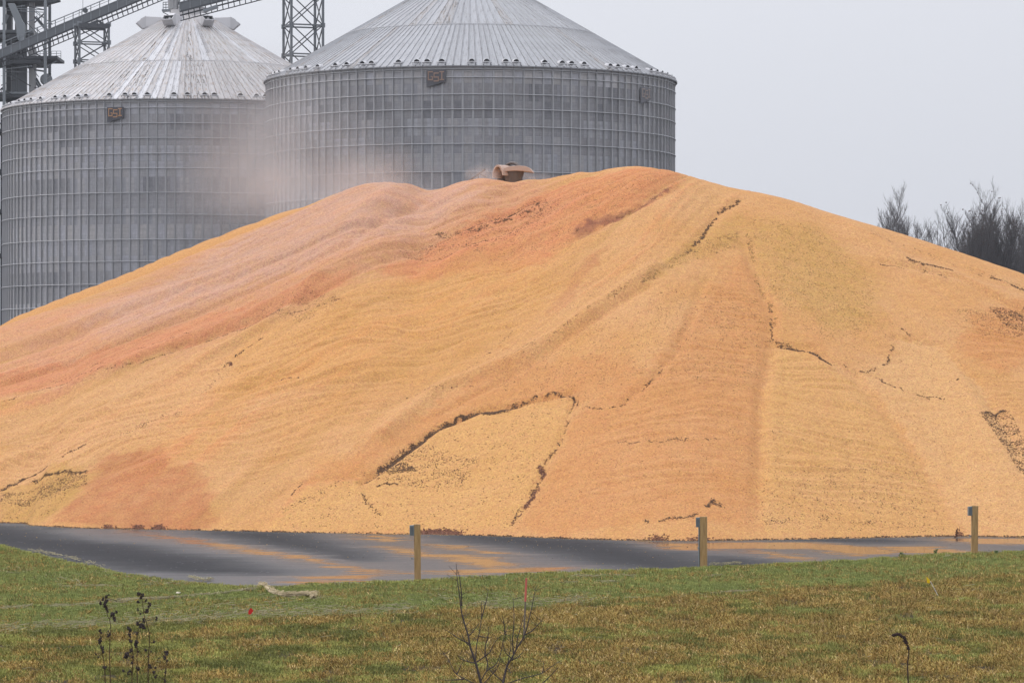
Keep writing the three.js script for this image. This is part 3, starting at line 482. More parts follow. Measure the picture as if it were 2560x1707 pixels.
// a curved sheet with rolled corrugations, facing +z
function sheetGeo(rows) {
  const da = 2 * Math.PI / NSH - 0.0006, na = 5, corr = 16, ny = corr * 2, p = [], u = [], id = [];
  for (let j = 0; j <= ny * rows; j++) for (let i = 0; i <= na; i++) { const a = (i / na - 0.5) * da, rr = R + (j % 2 ? 0.014 : 0); p.push(Math.sin(a) * rr, -j / ny * SHEET, Math.cos(a) * rr); u.push(i / na, 1 - j / ny); }
  for (let j = 0; j < ny * rows; j++) for (let i = 0; i < na; i++) { const a = j * (na + 1) + i, b = a + na + 1; id.push(a, b, b + 1, a, b + 1, a + 1); }
  const g = new THREE.BufferGeometry(); g.setAttribute('position', new THREE.Float32BufferAttribute(p, 3)); g.setAttribute('uv', new THREE.Float32BufferAttribute(u, 2)); g.setIndex(id); g.computeVertexNormals(); return g;
}
function roofPanel(r0, r1, count) {                                               // a flat wedge between two radii with a raised rib along one side; origin at the eave height
  const a = Math.PI / count - 0.0006, p = [], u = [], id = [], P = (r, s, up) => { p.push(Math.sin(s) * r, (R + 0.25 - r) * TAN + up, Math.cos(s) * r); u.push(s / a * 0.5 + 0.5, (r0 - r) / (r0 - r1)); };
  const rows = 3, prof = [[-1, 0.0], [-0.92, 0.05], [-0.8, 0.05], [-0.7, 0.0], [1, 0.0]];
  for (let j = 0; j <= rows; j++) { const r = lerp(r0, r1, j / rows); for (const [s, up] of prof) P(r, s < 0 ? -a + (s + 1) * a * Math.min(2, 0.9 * r0 / r) : a, up); }
  for (let j = 0; j < rows; j++) for (let i = 0; i < 4; i++) { const q = j * 5 + i, b = q + 5; id.push(q, q + 1, b + 1, q, b + 1, b); }
  const k = p.length / 3; P(r0, -a, 0); P(r0, a, 0); p.push(Math.sin(a) * r0, (R + 0.25 - r0) * TAN - 0.07, Math.cos(a) * r0, Math.sin(-a) * r0, (R + 0.25 - r0) * TAN - 0.07, Math.cos(a) * r0); u.push(1, 0, 0, 0); id.push(k, k + 2, k + 1, k, k + 3, k + 2);
  const g = new THREE.BufferGeometry(); g.setAttribute('position', new THREE.Float32BufferAttribute(p, 3)); g.setAttribute('uv', new THREE.Float32BufferAttribute(u, 2)); g.setIndex(id); return g.toNonIndexed().computeVertexNormals() ?? g;
}
function creased(g) { const q = g.index ? g.toNonIndexed() : g; q.computeVertexNormals(); return q; }
const ventGeo = (() => {                                                          // a small hood over an opening at the eave, facing +z
  const shell = new THREE.CylinderGeometry(0.17, 0.2, 0.36, 10, 1, true, 0, Math.PI).rotateZ(Math.PI / 2).rotateX(-Math.PI / 2).scale(1, 1, 1);
  const hood = new THREE.CylinderGeometry(0.19, 0.19, 0.38, 9, 1, true, -Math.PI / 2, Math.PI).rotateX(Math.PI / 2);
  const back = new THREE.SphereGeometry(0.19, 9, 4, 0, Math.PI * 2, 0, Math.PI / 2).scale(1, 1, 1.2).translate(0, 0, -0.19);
  shell.dispose(); return mergeGeometries([hood, back].map(g => g.toNonIndexed()));
})();
const mouthGeo = new THREE.CircleGeometry(0.15, 9, 0, Math.PI).translate(0, 0.01, 0.05), lipGeo = new THREE.TorusGeometry(0.2, 0.025, 4, 10, Math.PI).rotateX(Math.PI / 2).translate(0, 0.0, 0.18).scale(1.15, 1, 0.5);
const signShape = (() => { const s = new THREE.Shape(); s.moveTo(-0.62, 0.52); s.lineTo(0.56, 0.52); s.quadraticCurveTo(0.62, 0.52, 0.62, 0.45); s.lineTo(0.62, -0.12); s.quadraticCurveTo(0.62, -0.22, 0.52, -0.25); s.lineTo(-0.62, -0.56); s.lineTo(-0.62, 0.52); return s; })();
const letterBars = { // strokes in a unit box
  G: [[0, 0, 0.18, 1], [0.18, 0.86, 0.74, 0.14], [0.18, 0, 0.74, 0.14], [0.74, 0.14, 0.18, 0.3], [0.5, 0.36, 0.24, 0.12]],
  S: [[0, 0.86, 0.95, 0.14], [0, 0.56, 0.18, 0.3], [0, 0.43, 0.95, 0.13], [0.77, 0.14, 0.18, 0.29], [0, 0, 0.95, 0.14]],
  I: [[0.1, 0.86, 0.8, 0.14], [0.4, 0.14, 0.2, 0.72], [0.1, 0, 0.8, 0.14]],
};
function bin(name, label, cx, D, eave, ringY, firstRow, tones, roofMats, signs, roofTop, seed) {
  const t = thing(name, label, 'grain bin', null, [cx, 0, -D]), r = rng(seed), look = Math.atan2(-cx, D);     // angle that faces the viewer
  const sheetG = sheetGeo(1), rows = firstRow;
  for (let j = 0; j < rows; j++) {
    const rowTone = r();
    for (let i = 0; i < NSH; i++) {
      const a = i / NSH * 2 * Math.PI + (j % 2 ? Math.PI / NSH : 0), off = Math.atan2(Math.sin(a - look), Math.cos(a - look)); if (Math.abs(off) > 1.62) continue;
      const o = part('wall_sheet', sheetG, tones[Math.floor(clamp(rowTone * 0.7 + r() * 0.3, 0, 0.999) * tones.length)], t); o.position.y = eave - j * SHEET; o.rotation.y = a;
    }
  }
  const low = eave - rows * SHEET, gl = [];
  gl.push(new THREE.CylinderGeometry(R - 0.002, R - 0.002, low, 132, 1, true).translate(0, low / 2, 0).toNonIndexed(), new THREE.CylinderGeometry(R - 0.03, R - 0.03, rows * SHEET, 132, 1, true).translate(0, low + rows * SHEET / 2, 0).toNonIndexed());
  part('lower_wall', mergeGeometries(gl), tones[1], t);
  const sg = mergeGeometries([box(0.085, eave - 0.06, 0.1, 0, (eave - 0.06) / 2, R + 0.06), box(0.16, eave - 0.06, 0.012, 0, (eave - 0.06) / 2, R + 0.018)]), sm1 = galv(0.38, 0.55), sm2 = galv(0.34, 0.55), rear = [];
  for (let i = 0; i < NST; i++) { const a = (i + 0.5) / NST * 2 * Math.PI, off = Math.atan2(Math.sin(a - look), Math.cos(a - look)); if (Math.abs(off) > 1.65) { rear.push(sg.clone().rotateY(a)); continue; } const o = part('stiffener', sg, r() < 0.6 ? sm1 : sm2, t); o.rotation.y = a; }
  part('rear_stiffener', mergeGeometries(rear), sm1, t).userData.kind = 'stuff';
  const ringM = galv(0.44, 0.5), ringG = new THREE.TorusGeometry(R + 0.12, 0.032, 5, 180).rotateX(Math.PI / 2);
  for (const y of ringY) part('wind_ring', ringG, ringM, t).position.y = y;
  part('eave_band', new THREE.CylinderGeometry(R + 0.05, R + 0.05, 0.36, 132, 1, true).translate(0, eave - 0.18, 0), galv(0.42, 0.55, 0.02, DS), t);
  const ro = R + 0.25, seam = 8.5, lowG = creased(roofPanel(ro, seam, NRP)), upG = creased(roofPanel(seam + 0.06, 1.4, NRP / 2).translate(0, 0.006, 0));
  for (let i = 0; i < NRP; i++) { const a = (i + 0.5) / NRP * 2 * Math.PI, o = part('roof_panel', lowG, roofMats(a - look, r, 0), t); o.rotation.y = a; o.position.y = eave; }
  for (let i = 0; i < NRP / 2; i++) { const a = (i + 0.5) / NRP * 4 * Math.PI, o = part('upper_roof_panel', upG, roofMats(a - look, r, 1), t); o.rotation.y = a; o.position.y = eave; }
  part('roof_seam', new THREE.TorusGeometry(seam + 0.03, 0.014, 4, 120).rotateX(Math.PI / 2).translate(0, eave + (ro - seam) * TAN + 0.03, 0), galv(0.5, 0.6), t);
  const vm = galv(0.5, 0.55, 0.01, DS), dark = std([0.02, 0.02, 0.022], 0.9, 0, DS);
  for (let i = 0; i < NRP / 2; i++) {
    const a = (i + 0.25) / NRP * 4 * Math.PI + (i % 4 === 2 ? 0.02 : 0), off = Math.atan2(Math.sin(a - look), Math.cos(a - look)); if (Math.abs(off) > 1.75 || i % 5 === 4) continue;
    const o = part('eave_vent', ventGeo, vm, t); o.rotation.order = 'YXZ'; o.rotation.y = a; o.scale.setScalar(1.3); o.position.set(Math.sin(a) * (ro - 0.34), eave + 0.23, Math.cos(a) * (ro - 0.34)); part('vent_mouth', mouthGeo, dark, o); part('vent_lip', lipGeo, vm, o);
  }
  for (const [off, y, plateRGB, letterRGB] of signs) {
    const a = look + off, o = part('sign_plate', new THREE.ExtrudeGeometry(signShape, { depth: 0.05, bevelEnabled: true, bevelSize: 0.01, bevelThickness: 0.01, bevelSegments: 1 }), std(plateRGB, 0.6), t);
    o.position.set(Math.sin(a) * (R + 0.18), y, Math.cos(a) * (R + 0.18)); o.rotation.y = a; o.userData.label = 'dark plate with orange letters GSI';
    const bars = []; [['G', -0.5], ['S', -0.13], ['I', 0.22]].forEach(([c, x], k) => letterBars[c].forEach(([bx, by, bw, bh], q) => bars.push(box(bw * 0.36 , bh * 0.58, 0.03 + 0.002 * (q % 2), x + (bx + bw / 2) * 0.36 - 0.03, -0.19 + (k === 1 ? -0.03 : 0.05) + (by + bh / 2) * 0.58, 0.075))));
    part('lettering', mergeGeometries(bars), std(letterRGB, 0.6), o);
  }
  if (roofTop) roofTop(t, eave, ro, look);
  return t;
}
const tonesA = [0.31, 0.36, 0.41, 0.45, 0.49, 0.53, 0.6].map((v, i) => galv(v, 0.42 + 0.03 * (i % 3), 0.02, { map: streakMaps[i % 7], ...DS })), tonesB = [0.37, 0.43, 0.48, 0.52, 0.55, 0.6].map((v, i) => galv(v, 0.5, 0.024, { map: streakMaps[i % 7], ...DS }));
const DR = 237.5, DL = 264, XR = (1176 - CX) / K * DR, XL = (469 - CX) / K * DL;
const yAt = (py, D) => EYE + (HY - py) / K * (D - R);
{
  const clean = [0.43, 0.45, 0.47, 0.44].map((v, i) => galv(v, 0.55, -0.012, { map: roofStain(300 + i, 0.18, 0.1), ...DS })), soiled = [0.41, 0.44].map((v, i) => galv(v, 0.6, 0.02, { map: roofStain(320 + i, 0.45, 0.5), ...DS }));
  bin('grain_bin', 'larger looking steel grain bin standing nearest behind the top of the corn heap', XR, DR, yAt(163, DR), [172, 192, 235, 272.5, 316, 359, 429, 490, 548, 606, 664].map(y => yAt(y, DR)), 11, tonesA,
    (off, r) => r() < 0.12 + 0.5 * Math.exp(-(((off + 0.9) / 0.35) ** 2)) ? soiled[Math.floor(r() * 2)] : clean[Math.floor(r() * 4)],
    [[Math.asin((1088 - 1176) / 40.9 / R), yAt(195, DR), [0.11, 0.11, 0.12], [0.33, 0.22, 0.17]], [Math.asin((1612 - 1176) / 38.6 / R), yAt(206, DR) - 0.35, [0.17, 0.17, 0.185], [0.3, 0.25, 0.23]]], null, 41);
  const pale = [0.62, 0.65, 0.67, 0.6].map((v, i) => galv(v, 0.68, 0.032, { map: roofStain(400 + i, 0.25, 0.5), ...DS })), stained = [0.62, 0.58, 0.64].map((v, i) => galv(v, 0.65, 0.025, { map: roofStain(430 + i, 0.7, 0.7), ...DS })), bright = [0.72, 0.7].map((v, i) => galv(v, 0.55, 0.005, { map: roofStain(450 + i, 0.35, 0.1), ...DS }));
  const pick = (l, r) => l[Math.floor(r() * l.length)];
  bin('grain_bin', 'pale roofed steel grain bin on the left with four hooded exhausters round its peak', XL, DL, yAt(245, DL), [253, 268, 307, 344, 383, 420, 481, 536, 598, 653, 710, 768].map(y => yAt(y, DL)), 15, tonesB,
    (off, r) => { off = Math.atan2(Math.sin(off), Math.cos(off)); const s = Math.exp(-(((off + 0.3) / 0.2) ** 2)) + 0.9 * Math.exp(-(((off - 0.62) / 0.2) ** 2)) + 0.5 * Math.exp(-((off / 0.25) ** 2)); return r() < s * 0.8 ? (r() < 0.3 ? pick(bright, r) : pick(stained, r)) : pick(pale, r); },
    [[Math.asin((283 - 469) / 36.5 / R), yAt(281, DL) - 0.1, [0.09, 0.09, 0.1], [0.42, 0.24, 0.14]]],
    (t, eave, ro, look) => {
      const m = galv(0.42, 0.6, 0.02, DS), dk = std([0.03, 0.035, 0.035], 0.7, 0, DS), yTop = eave + (ro - 1.4) * TAN;
      part('roof_collar', mergeGeometries([new THREE.CylinderGeometry(1.38, 1.42, 0.6, 40, 1, true), new THREE.TorusGeometry(1.4, 0.05, 5, 40).rotateX(Math.PI / 2).translate(0, 0.3, 0), new THREE.TorusGeometry(1.42, 0.04, 5, 40).rotateX(Math.PI / 2).translate(0, -0.26, 0)].map(g => g.toNonIndexed())).translate(0, yTop + 0.25, 0), m, t);
      part('peak_lid', new THREE.CylinderGeometry(1.36, 1.36, 0.06, 40).translate(0, yTop + 0.45, 0), m, t);
      // exhausters: a duct out of the roof ending in an open hooded mouth
      const poly = l => { const q = new THREE.Shape(); l.forEach(([x, y], i) => i ? q.lineTo(x, y) : q.moveTo(x, y)); return q; }, duct = poly([[-0.5, 0.0], [0.6, -0.35], [1.3, -0.6], [1.4, 0.1], [1.2, 0.25], [-0.5, 0.2]]);
      const side = z => new THREE.ExtrudeGeometry(poly([[1.15, 0.26], [1.45, 0.08], [1.85, -0.2], [1.38, -0.66], [1.15, -0.58]]), { depth: 0.04, bevelEnabled: false }).translate(0, 0, z).rotateY(-Math.PI / 2), plate = (x0, y0, x1, y1) => bar(V(0, y0, x0), V(0, y1, x1), 0.8, 0.045);
      const dg = new THREE.ExtrudeGeometry(duct, { depth: 0.72, bevelEnabled: true, bevelSize: 0.015, bevelThickness: 0.015, bevelSegments: 1 }).translate(0, 0, -0.36).rotateY(-Math.PI / 2);
      for (const off of [-1.48, -0.42, 0.42, 1.48, 2.4, -2.4]) {
        const a = look + off, rr = 2.05, o = part('exhauster', dg, galv(0.62, 0.6, 0.01), t); o.rotation.y = a; o.position.set(Math.sin(a) * rr, eave + (ro - rr) * TAN - 0.02, Math.cos(a) * rr);
        const hood = mergeGeometries([side(-0.42), side(0.38), plate(1.36, -0.64, 1.84, -0.22), plate(1.15, 0.27, 1.5, 0.08)].map(g => { g = g.index ? g.toNonIndexed() : g; return g; }));
        part('exhauster_hood', hood, galv(0.52, 0.55, 0.01), o); part('exhauster_mouth', box(0.7, 0.6, 0.02, 0, -0.24, 1.42), dk, o); part('fan', new THREE.CircleGeometry(0.1, 10).translate(0.05, -0.12, 1.44), galv(0.4), o);
      }
      const ladder = []; for (const off of [-0.22, 0.2]) for (let k = 0; k < 14; k++) { const rr = 3.4 + k * 0.3, a = look + off; ladder.push(box(0.34, 0.04, 0.04, 0, eave + (ro - rr) * TAN + 0.1, rr).rotateY(a)); }
      part('roof_ladder_rung', mergeGeometries(ladder), galv(0.6, 0.5), t).userData.kind = 'stuff';
    }, 42);
}

// ------------------------------------------------------------------ steelwork behind the bins
const steel = std([0.13, 0.142, 0.155], 0.55, 0.3), steelD = std([0.055, 0.06, 0.068], 0.6, 0.3), steelL = std([0.34, 0.34, 0.345], 0.6, 0.25), grey = std([0.21, 0.228, 0.246], 0.55, 0.3);
function lattice(name, label, cx, D, halfW, halfD, turn, yTop, bay, yBayTop, parts = {}) {
  const t = thing(name, label, 'lattice tower', null, [cx, 0, -D]); t.rotation.y = turn; const w = parts.w ?? 0.11;
  const c = [[-halfW, -halfD], [halfW, -halfD], [halfW, halfD], [-halfW, halfD]];
  for (const [x, z] of c) part('leg', bar(V(x, 0, z), V(x, yTop, z), w * 1.5), steel, t);
  for (let y = yBayTop; y > 9; y -= bay) for (let k = 0; k < 4; k++) {
    const [ax, az] = c[k], [bx, bz] = c[(k + 1) % 4];
    part('strut', bar(V(ax, y, az), V(bx, y, bz), w), steel, t);
    if (y - bay > 6) { part('brace', rod(V(ax, y, az), V(bx, y - bay, bz), w * 0.42), steelD, t); part('brace', rod(V(bx, y, bz), V(ax, y - bay, az), w * 0.42), steelD, t); }
    part('gusset', box(0.34, 0.34, 0.05, ax, y, az), grey, t);
  }
  return t;
}
{ // tall lattice tower in the gap between the bins
  const D = 268, s = K / D, y = py => EYE + (HY - py) * D / K;
  lattice('lattice_tower', 'slender steel lattice tower rising in the gap between the two bins', (757 - CX) / s, D, 41 / s, 36 / s, 0.34, y(-60), (137 - 64) / s, y(-9));
  const D2 = 272, s2 = K / D2, y2 = py => EYE + (HY - py) * D2 / K;
  const t = lattice('lattice_tower', 'short cross braced steel tower carrying the sloping conveyor left of the pale roof', (228 - CX) / s2, D2, 37 / s2, 30 / s2, 0.3, y2(66), 45 / s2, y2(107 - 45), { w: 0.1 });
  part('cap_beam', box(78 / s2, 0.34, 0.3, 0, y2(66), 30 / s2), steelD, t); part('cap_beam', box(78 / s2, 0.34, 0.3, 0, y2(66), -30 / s2), steelD, t); part('saddle', bar(V(-0.6, y2(66), 0), V(0.5, y2(50), 0), 0.2), steelD, t); part('saddle', bar(V(1.1, y2(66), 0), V(0.5, y2(50), 0), 0.16), steelD, t);
}
function conveyor(name, label, a, b, sc = 1) {                                     // an enclosed drag conveyor with catwalk, railing and the ladder-like tray beneath
  const t = thing(name, label, 'conveyor', null), d = b.clone().sub(a), L = d.length(); d.normalize();
  const up = V(0, 1, 0), side = V(0, 0, 1), at = (u, y, z) => a.clone().addScaledVector(d, u * L).addScaledVector(up, y).addScaledVector(side, z);
  part('trough', bar(at(0, 0, 0), at(1, 0, 0), 0.62 * sc, 0.5), steel, t); part('trough_lid', bar(at(0, 0.34 * sc, 0), at(1, 0.34 * sc, 0), 0.05, 0.6), grey, t); part('bottom_flange', bar(at(0, -0.36 * sc, 0.12), at(1, -0.36 * sc, 0.12), 0.09, 0.36), steelD, t);
  const n = Math.round(L / 0.75);
  for (let i = 0; i <= n; i++) { const u = i / n; part('trough_rib', bar(at(u, -0.3 * sc, 0.27), at(u, 0.33 * sc, 0.27), 0.06), grey, t); part('rail_post', bar(at(u, 0.33 * sc, 0.3), at(u, 0.82 * sc, 0.3), 0.06), steel, t); }
  part('handrail', bar(at(0, 0.82 * sc, 0.3), at(1, 0.82 * sc, 0.3), 0.07), grey, t); part('handrail', bar(at(0, 0.6 * sc, 0.3), at(1, 0.6 * sc, 0.3), 0.03), steel, t);
  part('walk_edge', bar(at(0, -1.0 * sc, -0.4), at(1, -1.0 * sc, -0.4), 0.07), steelD, t); part('walk_edge', bar(at(0, -0.62 * sc, -0.2), at(1, -0.62 * sc, -0.2), 0.1), steelD, t);
  const rungs = Math.round(L / 0.42); for (let i = 0; i < rungs; i++) { const u = (i + 0.5) / rungs; part('walk_rung', bar(at(u, -0.4 * sc, 0), at(u + 0.006, -1.0 * sc, -0.42), 0.055), steelD, t); }
  return t;
}
{
  const D = 274, P = (x, y, d = D) => W(x, y, d);
  const c = conveyor('sloping_conveyor', 'long enclosed conveyor with catwalk climbing from the elevator tower over the roof', P(-40, 151), P(470, -62));
  part('rail_motor', new THREE.CylinderGeometry(0.2, 0.2, 0.35, 12).rotateX(Math.PI / 2).translate(...P(211, 25).toArray()), steel, c);
  part('mast', rod(P(205, -20), P(205, 24), 0.02), steel, c); part('cable', rod(P(196, 22), P(194, 110), 0.03), steelL, c);
  const c2 = conveyor('roof_conveyor', 'second conveyor rising to the right from the peak of the pale bin', W(448, 17, 256), W(660, -38, 256), 0.95);
  part('spout', mergeGeometries([rod(W(425, -30, 256), W(428, 22, 256), 0.28), rod(W(441, -30, 256), W(437, 22, 256), 0.22), bar(W(455, -20, 256), W(440, 22, 256), 0.08), bar(W(468, -25, 256), W(452, 18, 256), 0.1)]), steelL, c2);
  const plat = thing('peak_platform', 'small railed landing beside the spouts on the pale bin peak', 'platform'), q = 256, rails = [];
  part('deck', bar(W(404, 26, q), W(424, 25, q), 0.12, 0.8), grey, plat); for (const x of [406, 413, 421]) rails.push(bar(W(x, 26, q), W(x, 5, q), 0.05)); for (const y of [5, 11, 18]) rails.push(bar(W(406, y, q), W(422, y - 1, q), 0.05)); part('railing', mergeGeometries(rails), grey, plat); part('bracket', bar(W(405, 29, q), W(419, 37, q), 0.06), grey, plat);
  part('lean_to', bar(W(507, 27, q), W(543, 15, q), 0.22, 0.6), grey, plat); part('bracket', bar(W(518, 38, q), W(518, 26, q), 0.03), grey, plat);
}
{ // the elevator tower at the left edge
  const D = 280, P = (x, y, z = 0) => W(x, y, D - z), t = thing('elevator_tower', 'dark steel bucket elevator tower with platforms at the left edge behind the pale bin', 'elevator tower');
  const s = K / D, ground = HY + EYE * s, yG = p => { const v = p.clone(); v.y = 0; return v; };
  for (const [x, z] of [[8, 3], [111, 3], [26, -3], [122, -3], [-60, 3], [-45, -3]]) part('leg', bar(yG(P(x, 0, z)), P(x, -60, z), 0.22), z > 0 ? grey : steel, t);
  for (const [x0, x1, y0, m, z] of [[52, 65, -40, steel, 0], [71, 84, -40, steelL, 1], [28, 40, 120, steel, 0], [43, 65, 150, steel, 0.2], [77, 88, 118, steelL, 1.2], [-20, -6, -40, steel, 0], [0, 7, 285, steelD, 0], [14, 26, -40, steelD, -1], [36, 50, -40, steelD, -1]]) { const a = P((x0 + x1) / 2, y0, z); part('leg_casing', box((x1 - x0) / s, a.y, 0.5, a.x, a.y / 2, a.z), m, t); }
  for (const [x0, x1, y, th, m] of [[-80, 112, 4, 10, steelD], [-80, 88, 84, 7, steel], [-80, 86, 96, 10, steelD], [-80, 150, 149, 7, steelD], [-80, 112, 159, 9, steelD], [-80, 74, 237, 5, grey], [-80, 74, 245, 7, steelD], [-80, 60, 330, 8, steelD], [-80, 30, 430, 8, steelD], [-80, 30, 530, 8, steelD], [-80, 30, 640, 8, steelD]]) { const a = P((x0 + x1) / 2, y, 0); part('platform', box((x1 - x0) / s, th / s, 4.5, a.x, a.y, a.z), m, t); }
  part('platform', bar(P(108, 6, 1), P(146, -4, 1), 0.4, 1.2), steelD, t);
  for (const [x0, y0, x1, y1, w, m] of [[8, 18, 111, 24, 2, grey], [8, 19, 60, 13, 2, grey], [60, 13, 111, 24, 2, steelD], [8, 24, 111, 30, 2, grey], [84, 17, 108, 9, 2, steelD], [111, 30, 84, 56, 3, steelD], [84, 28, 130, 60, 2, grey], [88, 46, 112, 68, 4, steelD], [84, 68, 112, 92, 2, steelD], [64, 55, 104, 40, 1.5, grey], [64, 55, 90, 82, 1.5, steelD], [113, 14, 140, 1, 2, steelD], [113, 166, 140, 152, 2, grey], [88, 134, 111, 146, 3, steelD], [88, 168, 111, 158, 2, steelD], [84, 174, 111, 178, 4, steelD], [8, 172, 78, 164, 2, grey], [8, 176, 75, 215, 2.5, steelD], [0, 213, 40, 196, 2, steelD], [0, 220, 30, 238, 3, steelD], [0, 189, 30, 190, 1, grey], [8, 177, 75, 180, 1, grey], [84, 196, 104, 226, 2, grey], [84, 178, 95, 192, 2, grey], [84, 218, 110, 218, 2, steelD], [8, 215, -40, 260, 3, steelD], [8, 300, -40, 340, 3, steelD], [0, 345, 8, 400, 1.5, steelD], [8, 400, 0, 440, 1.5, steel], [0, 450, 8, 500, 1.5, steel], [8, 560, 0, 610, 1.5, steel], [8, 210, 0, 230, 1.5, steel]]) part('brace', bar(P(x0, y0, 2.5), P(x1, y1, 2.5), w / s), m, t);
  part('cross_band', box(14 / s, 0.5, 0.6, P(80, 166).x, P(80, 166).y, P(80, 166, 1.3).z), steelD, t);
  // railings
  const rail = []; for (const y of [127, 133, 139]) { rail.push(bar(P(84, y + 1, 2), P(150, y, 2), 0.035)); } for (const x of [90, 98, 106, 115, 126, 139, 150]) rail.push(bar(P(x, 127, 2), P(x, 149, 2), 0.04)); part('railing', mergeGeometries(rail), grey, t);
  const st = [], stR = []; for (let k = 0; k < 11; k++) { const u = k / 10; st.push(bar(P(lerp(84, 116, u), lerp(42, 74, u), 1), P(lerp(87, 119, u), lerp(42, 74, u), 1), 0.05, 0.5)); } stR.push(bar(P(84, 22, 1), P(128, 60, 1), 0.04), bar(P(84, 42, 1), P(113, 76, 1), 0.1), bar(P(88, 40, 1), P(118, 74, 1), 0.08)); for (let k = 0; k < 6; k++) stR.push(bar(P(90 + k * 6, 28 + k * 5.6, 1), P(90 + k * 6, 44 + k * 6, 1), 0.03)); part('stair_tread', mergeGeometries(st), steelD, t).userData.kind = 'stuff'; part('stair_rail', mergeGeometries(stR), grey, t);
  // spout boot with its slanting chute
  const boot = new THREE.Shape(); boot.moveTo(0, 0); boot.quadraticCurveTo(0, -0.9, 0.35, -1.0); boot.quadraticCurveTo(0.75, -0.8, 0.62, 0.35); boot.lineTo(0.35, 0.75); boot.lineTo(-0.2, 2.0); boot.lineTo(-0.68, 2.0); boot.lineTo(-0.1, 0.55); boot.lineTo(0, 0);
  part('spout_boot', new THREE.ExtrudeGeometry(boot, { depth: 0.6, bevelEnabled: true, bevelSize: 0.03, bevelThickness: 0.03, bevelSegments: 2 }).translate(...P(42, 74, 2.6).toArray()), grey, t);
  part('slanting_chute', bar(P(6, 62, 2.6), P(17, 36, 2.6), 0.25), grey, t); part('slanting_chute', bar(P(36, 40, 2), P(26, 34, 2), 0.3), steelD, t);
  // big head drum at the right
  const c = P(113.5, 198, 1.5); part('head_drum', new THREE.CylinderGeometry(0.46, 0.46, 0.32, 28).rotateX(Math.PI / 2).rotateY(0.5).translate(c.x, c.y, c.z), grey, t); part('drum_rib', bar(V(c.x - 0.3, c.y - 0.2, c.z + 0.2), V(c.x + 0.32, c.y + 0.22, c.z + 0.12), 0.05), steelL, t); part('drum_motor', new THREE.CylinderGeometry(0.08, 0.08, 0.2, 8).rotateX(Math.PI / 2).translate(...P(123, 184, 1.7).toArray()), steelD, t); part('drum_arm', bar(P(86, 196, 1.2), P(104, 228, 1.2), 0.3), steelD, t);
  part('stay', rod(P(123, 184, 1.7), P(123, 160, 1.7), 0.015), grey, t);
}

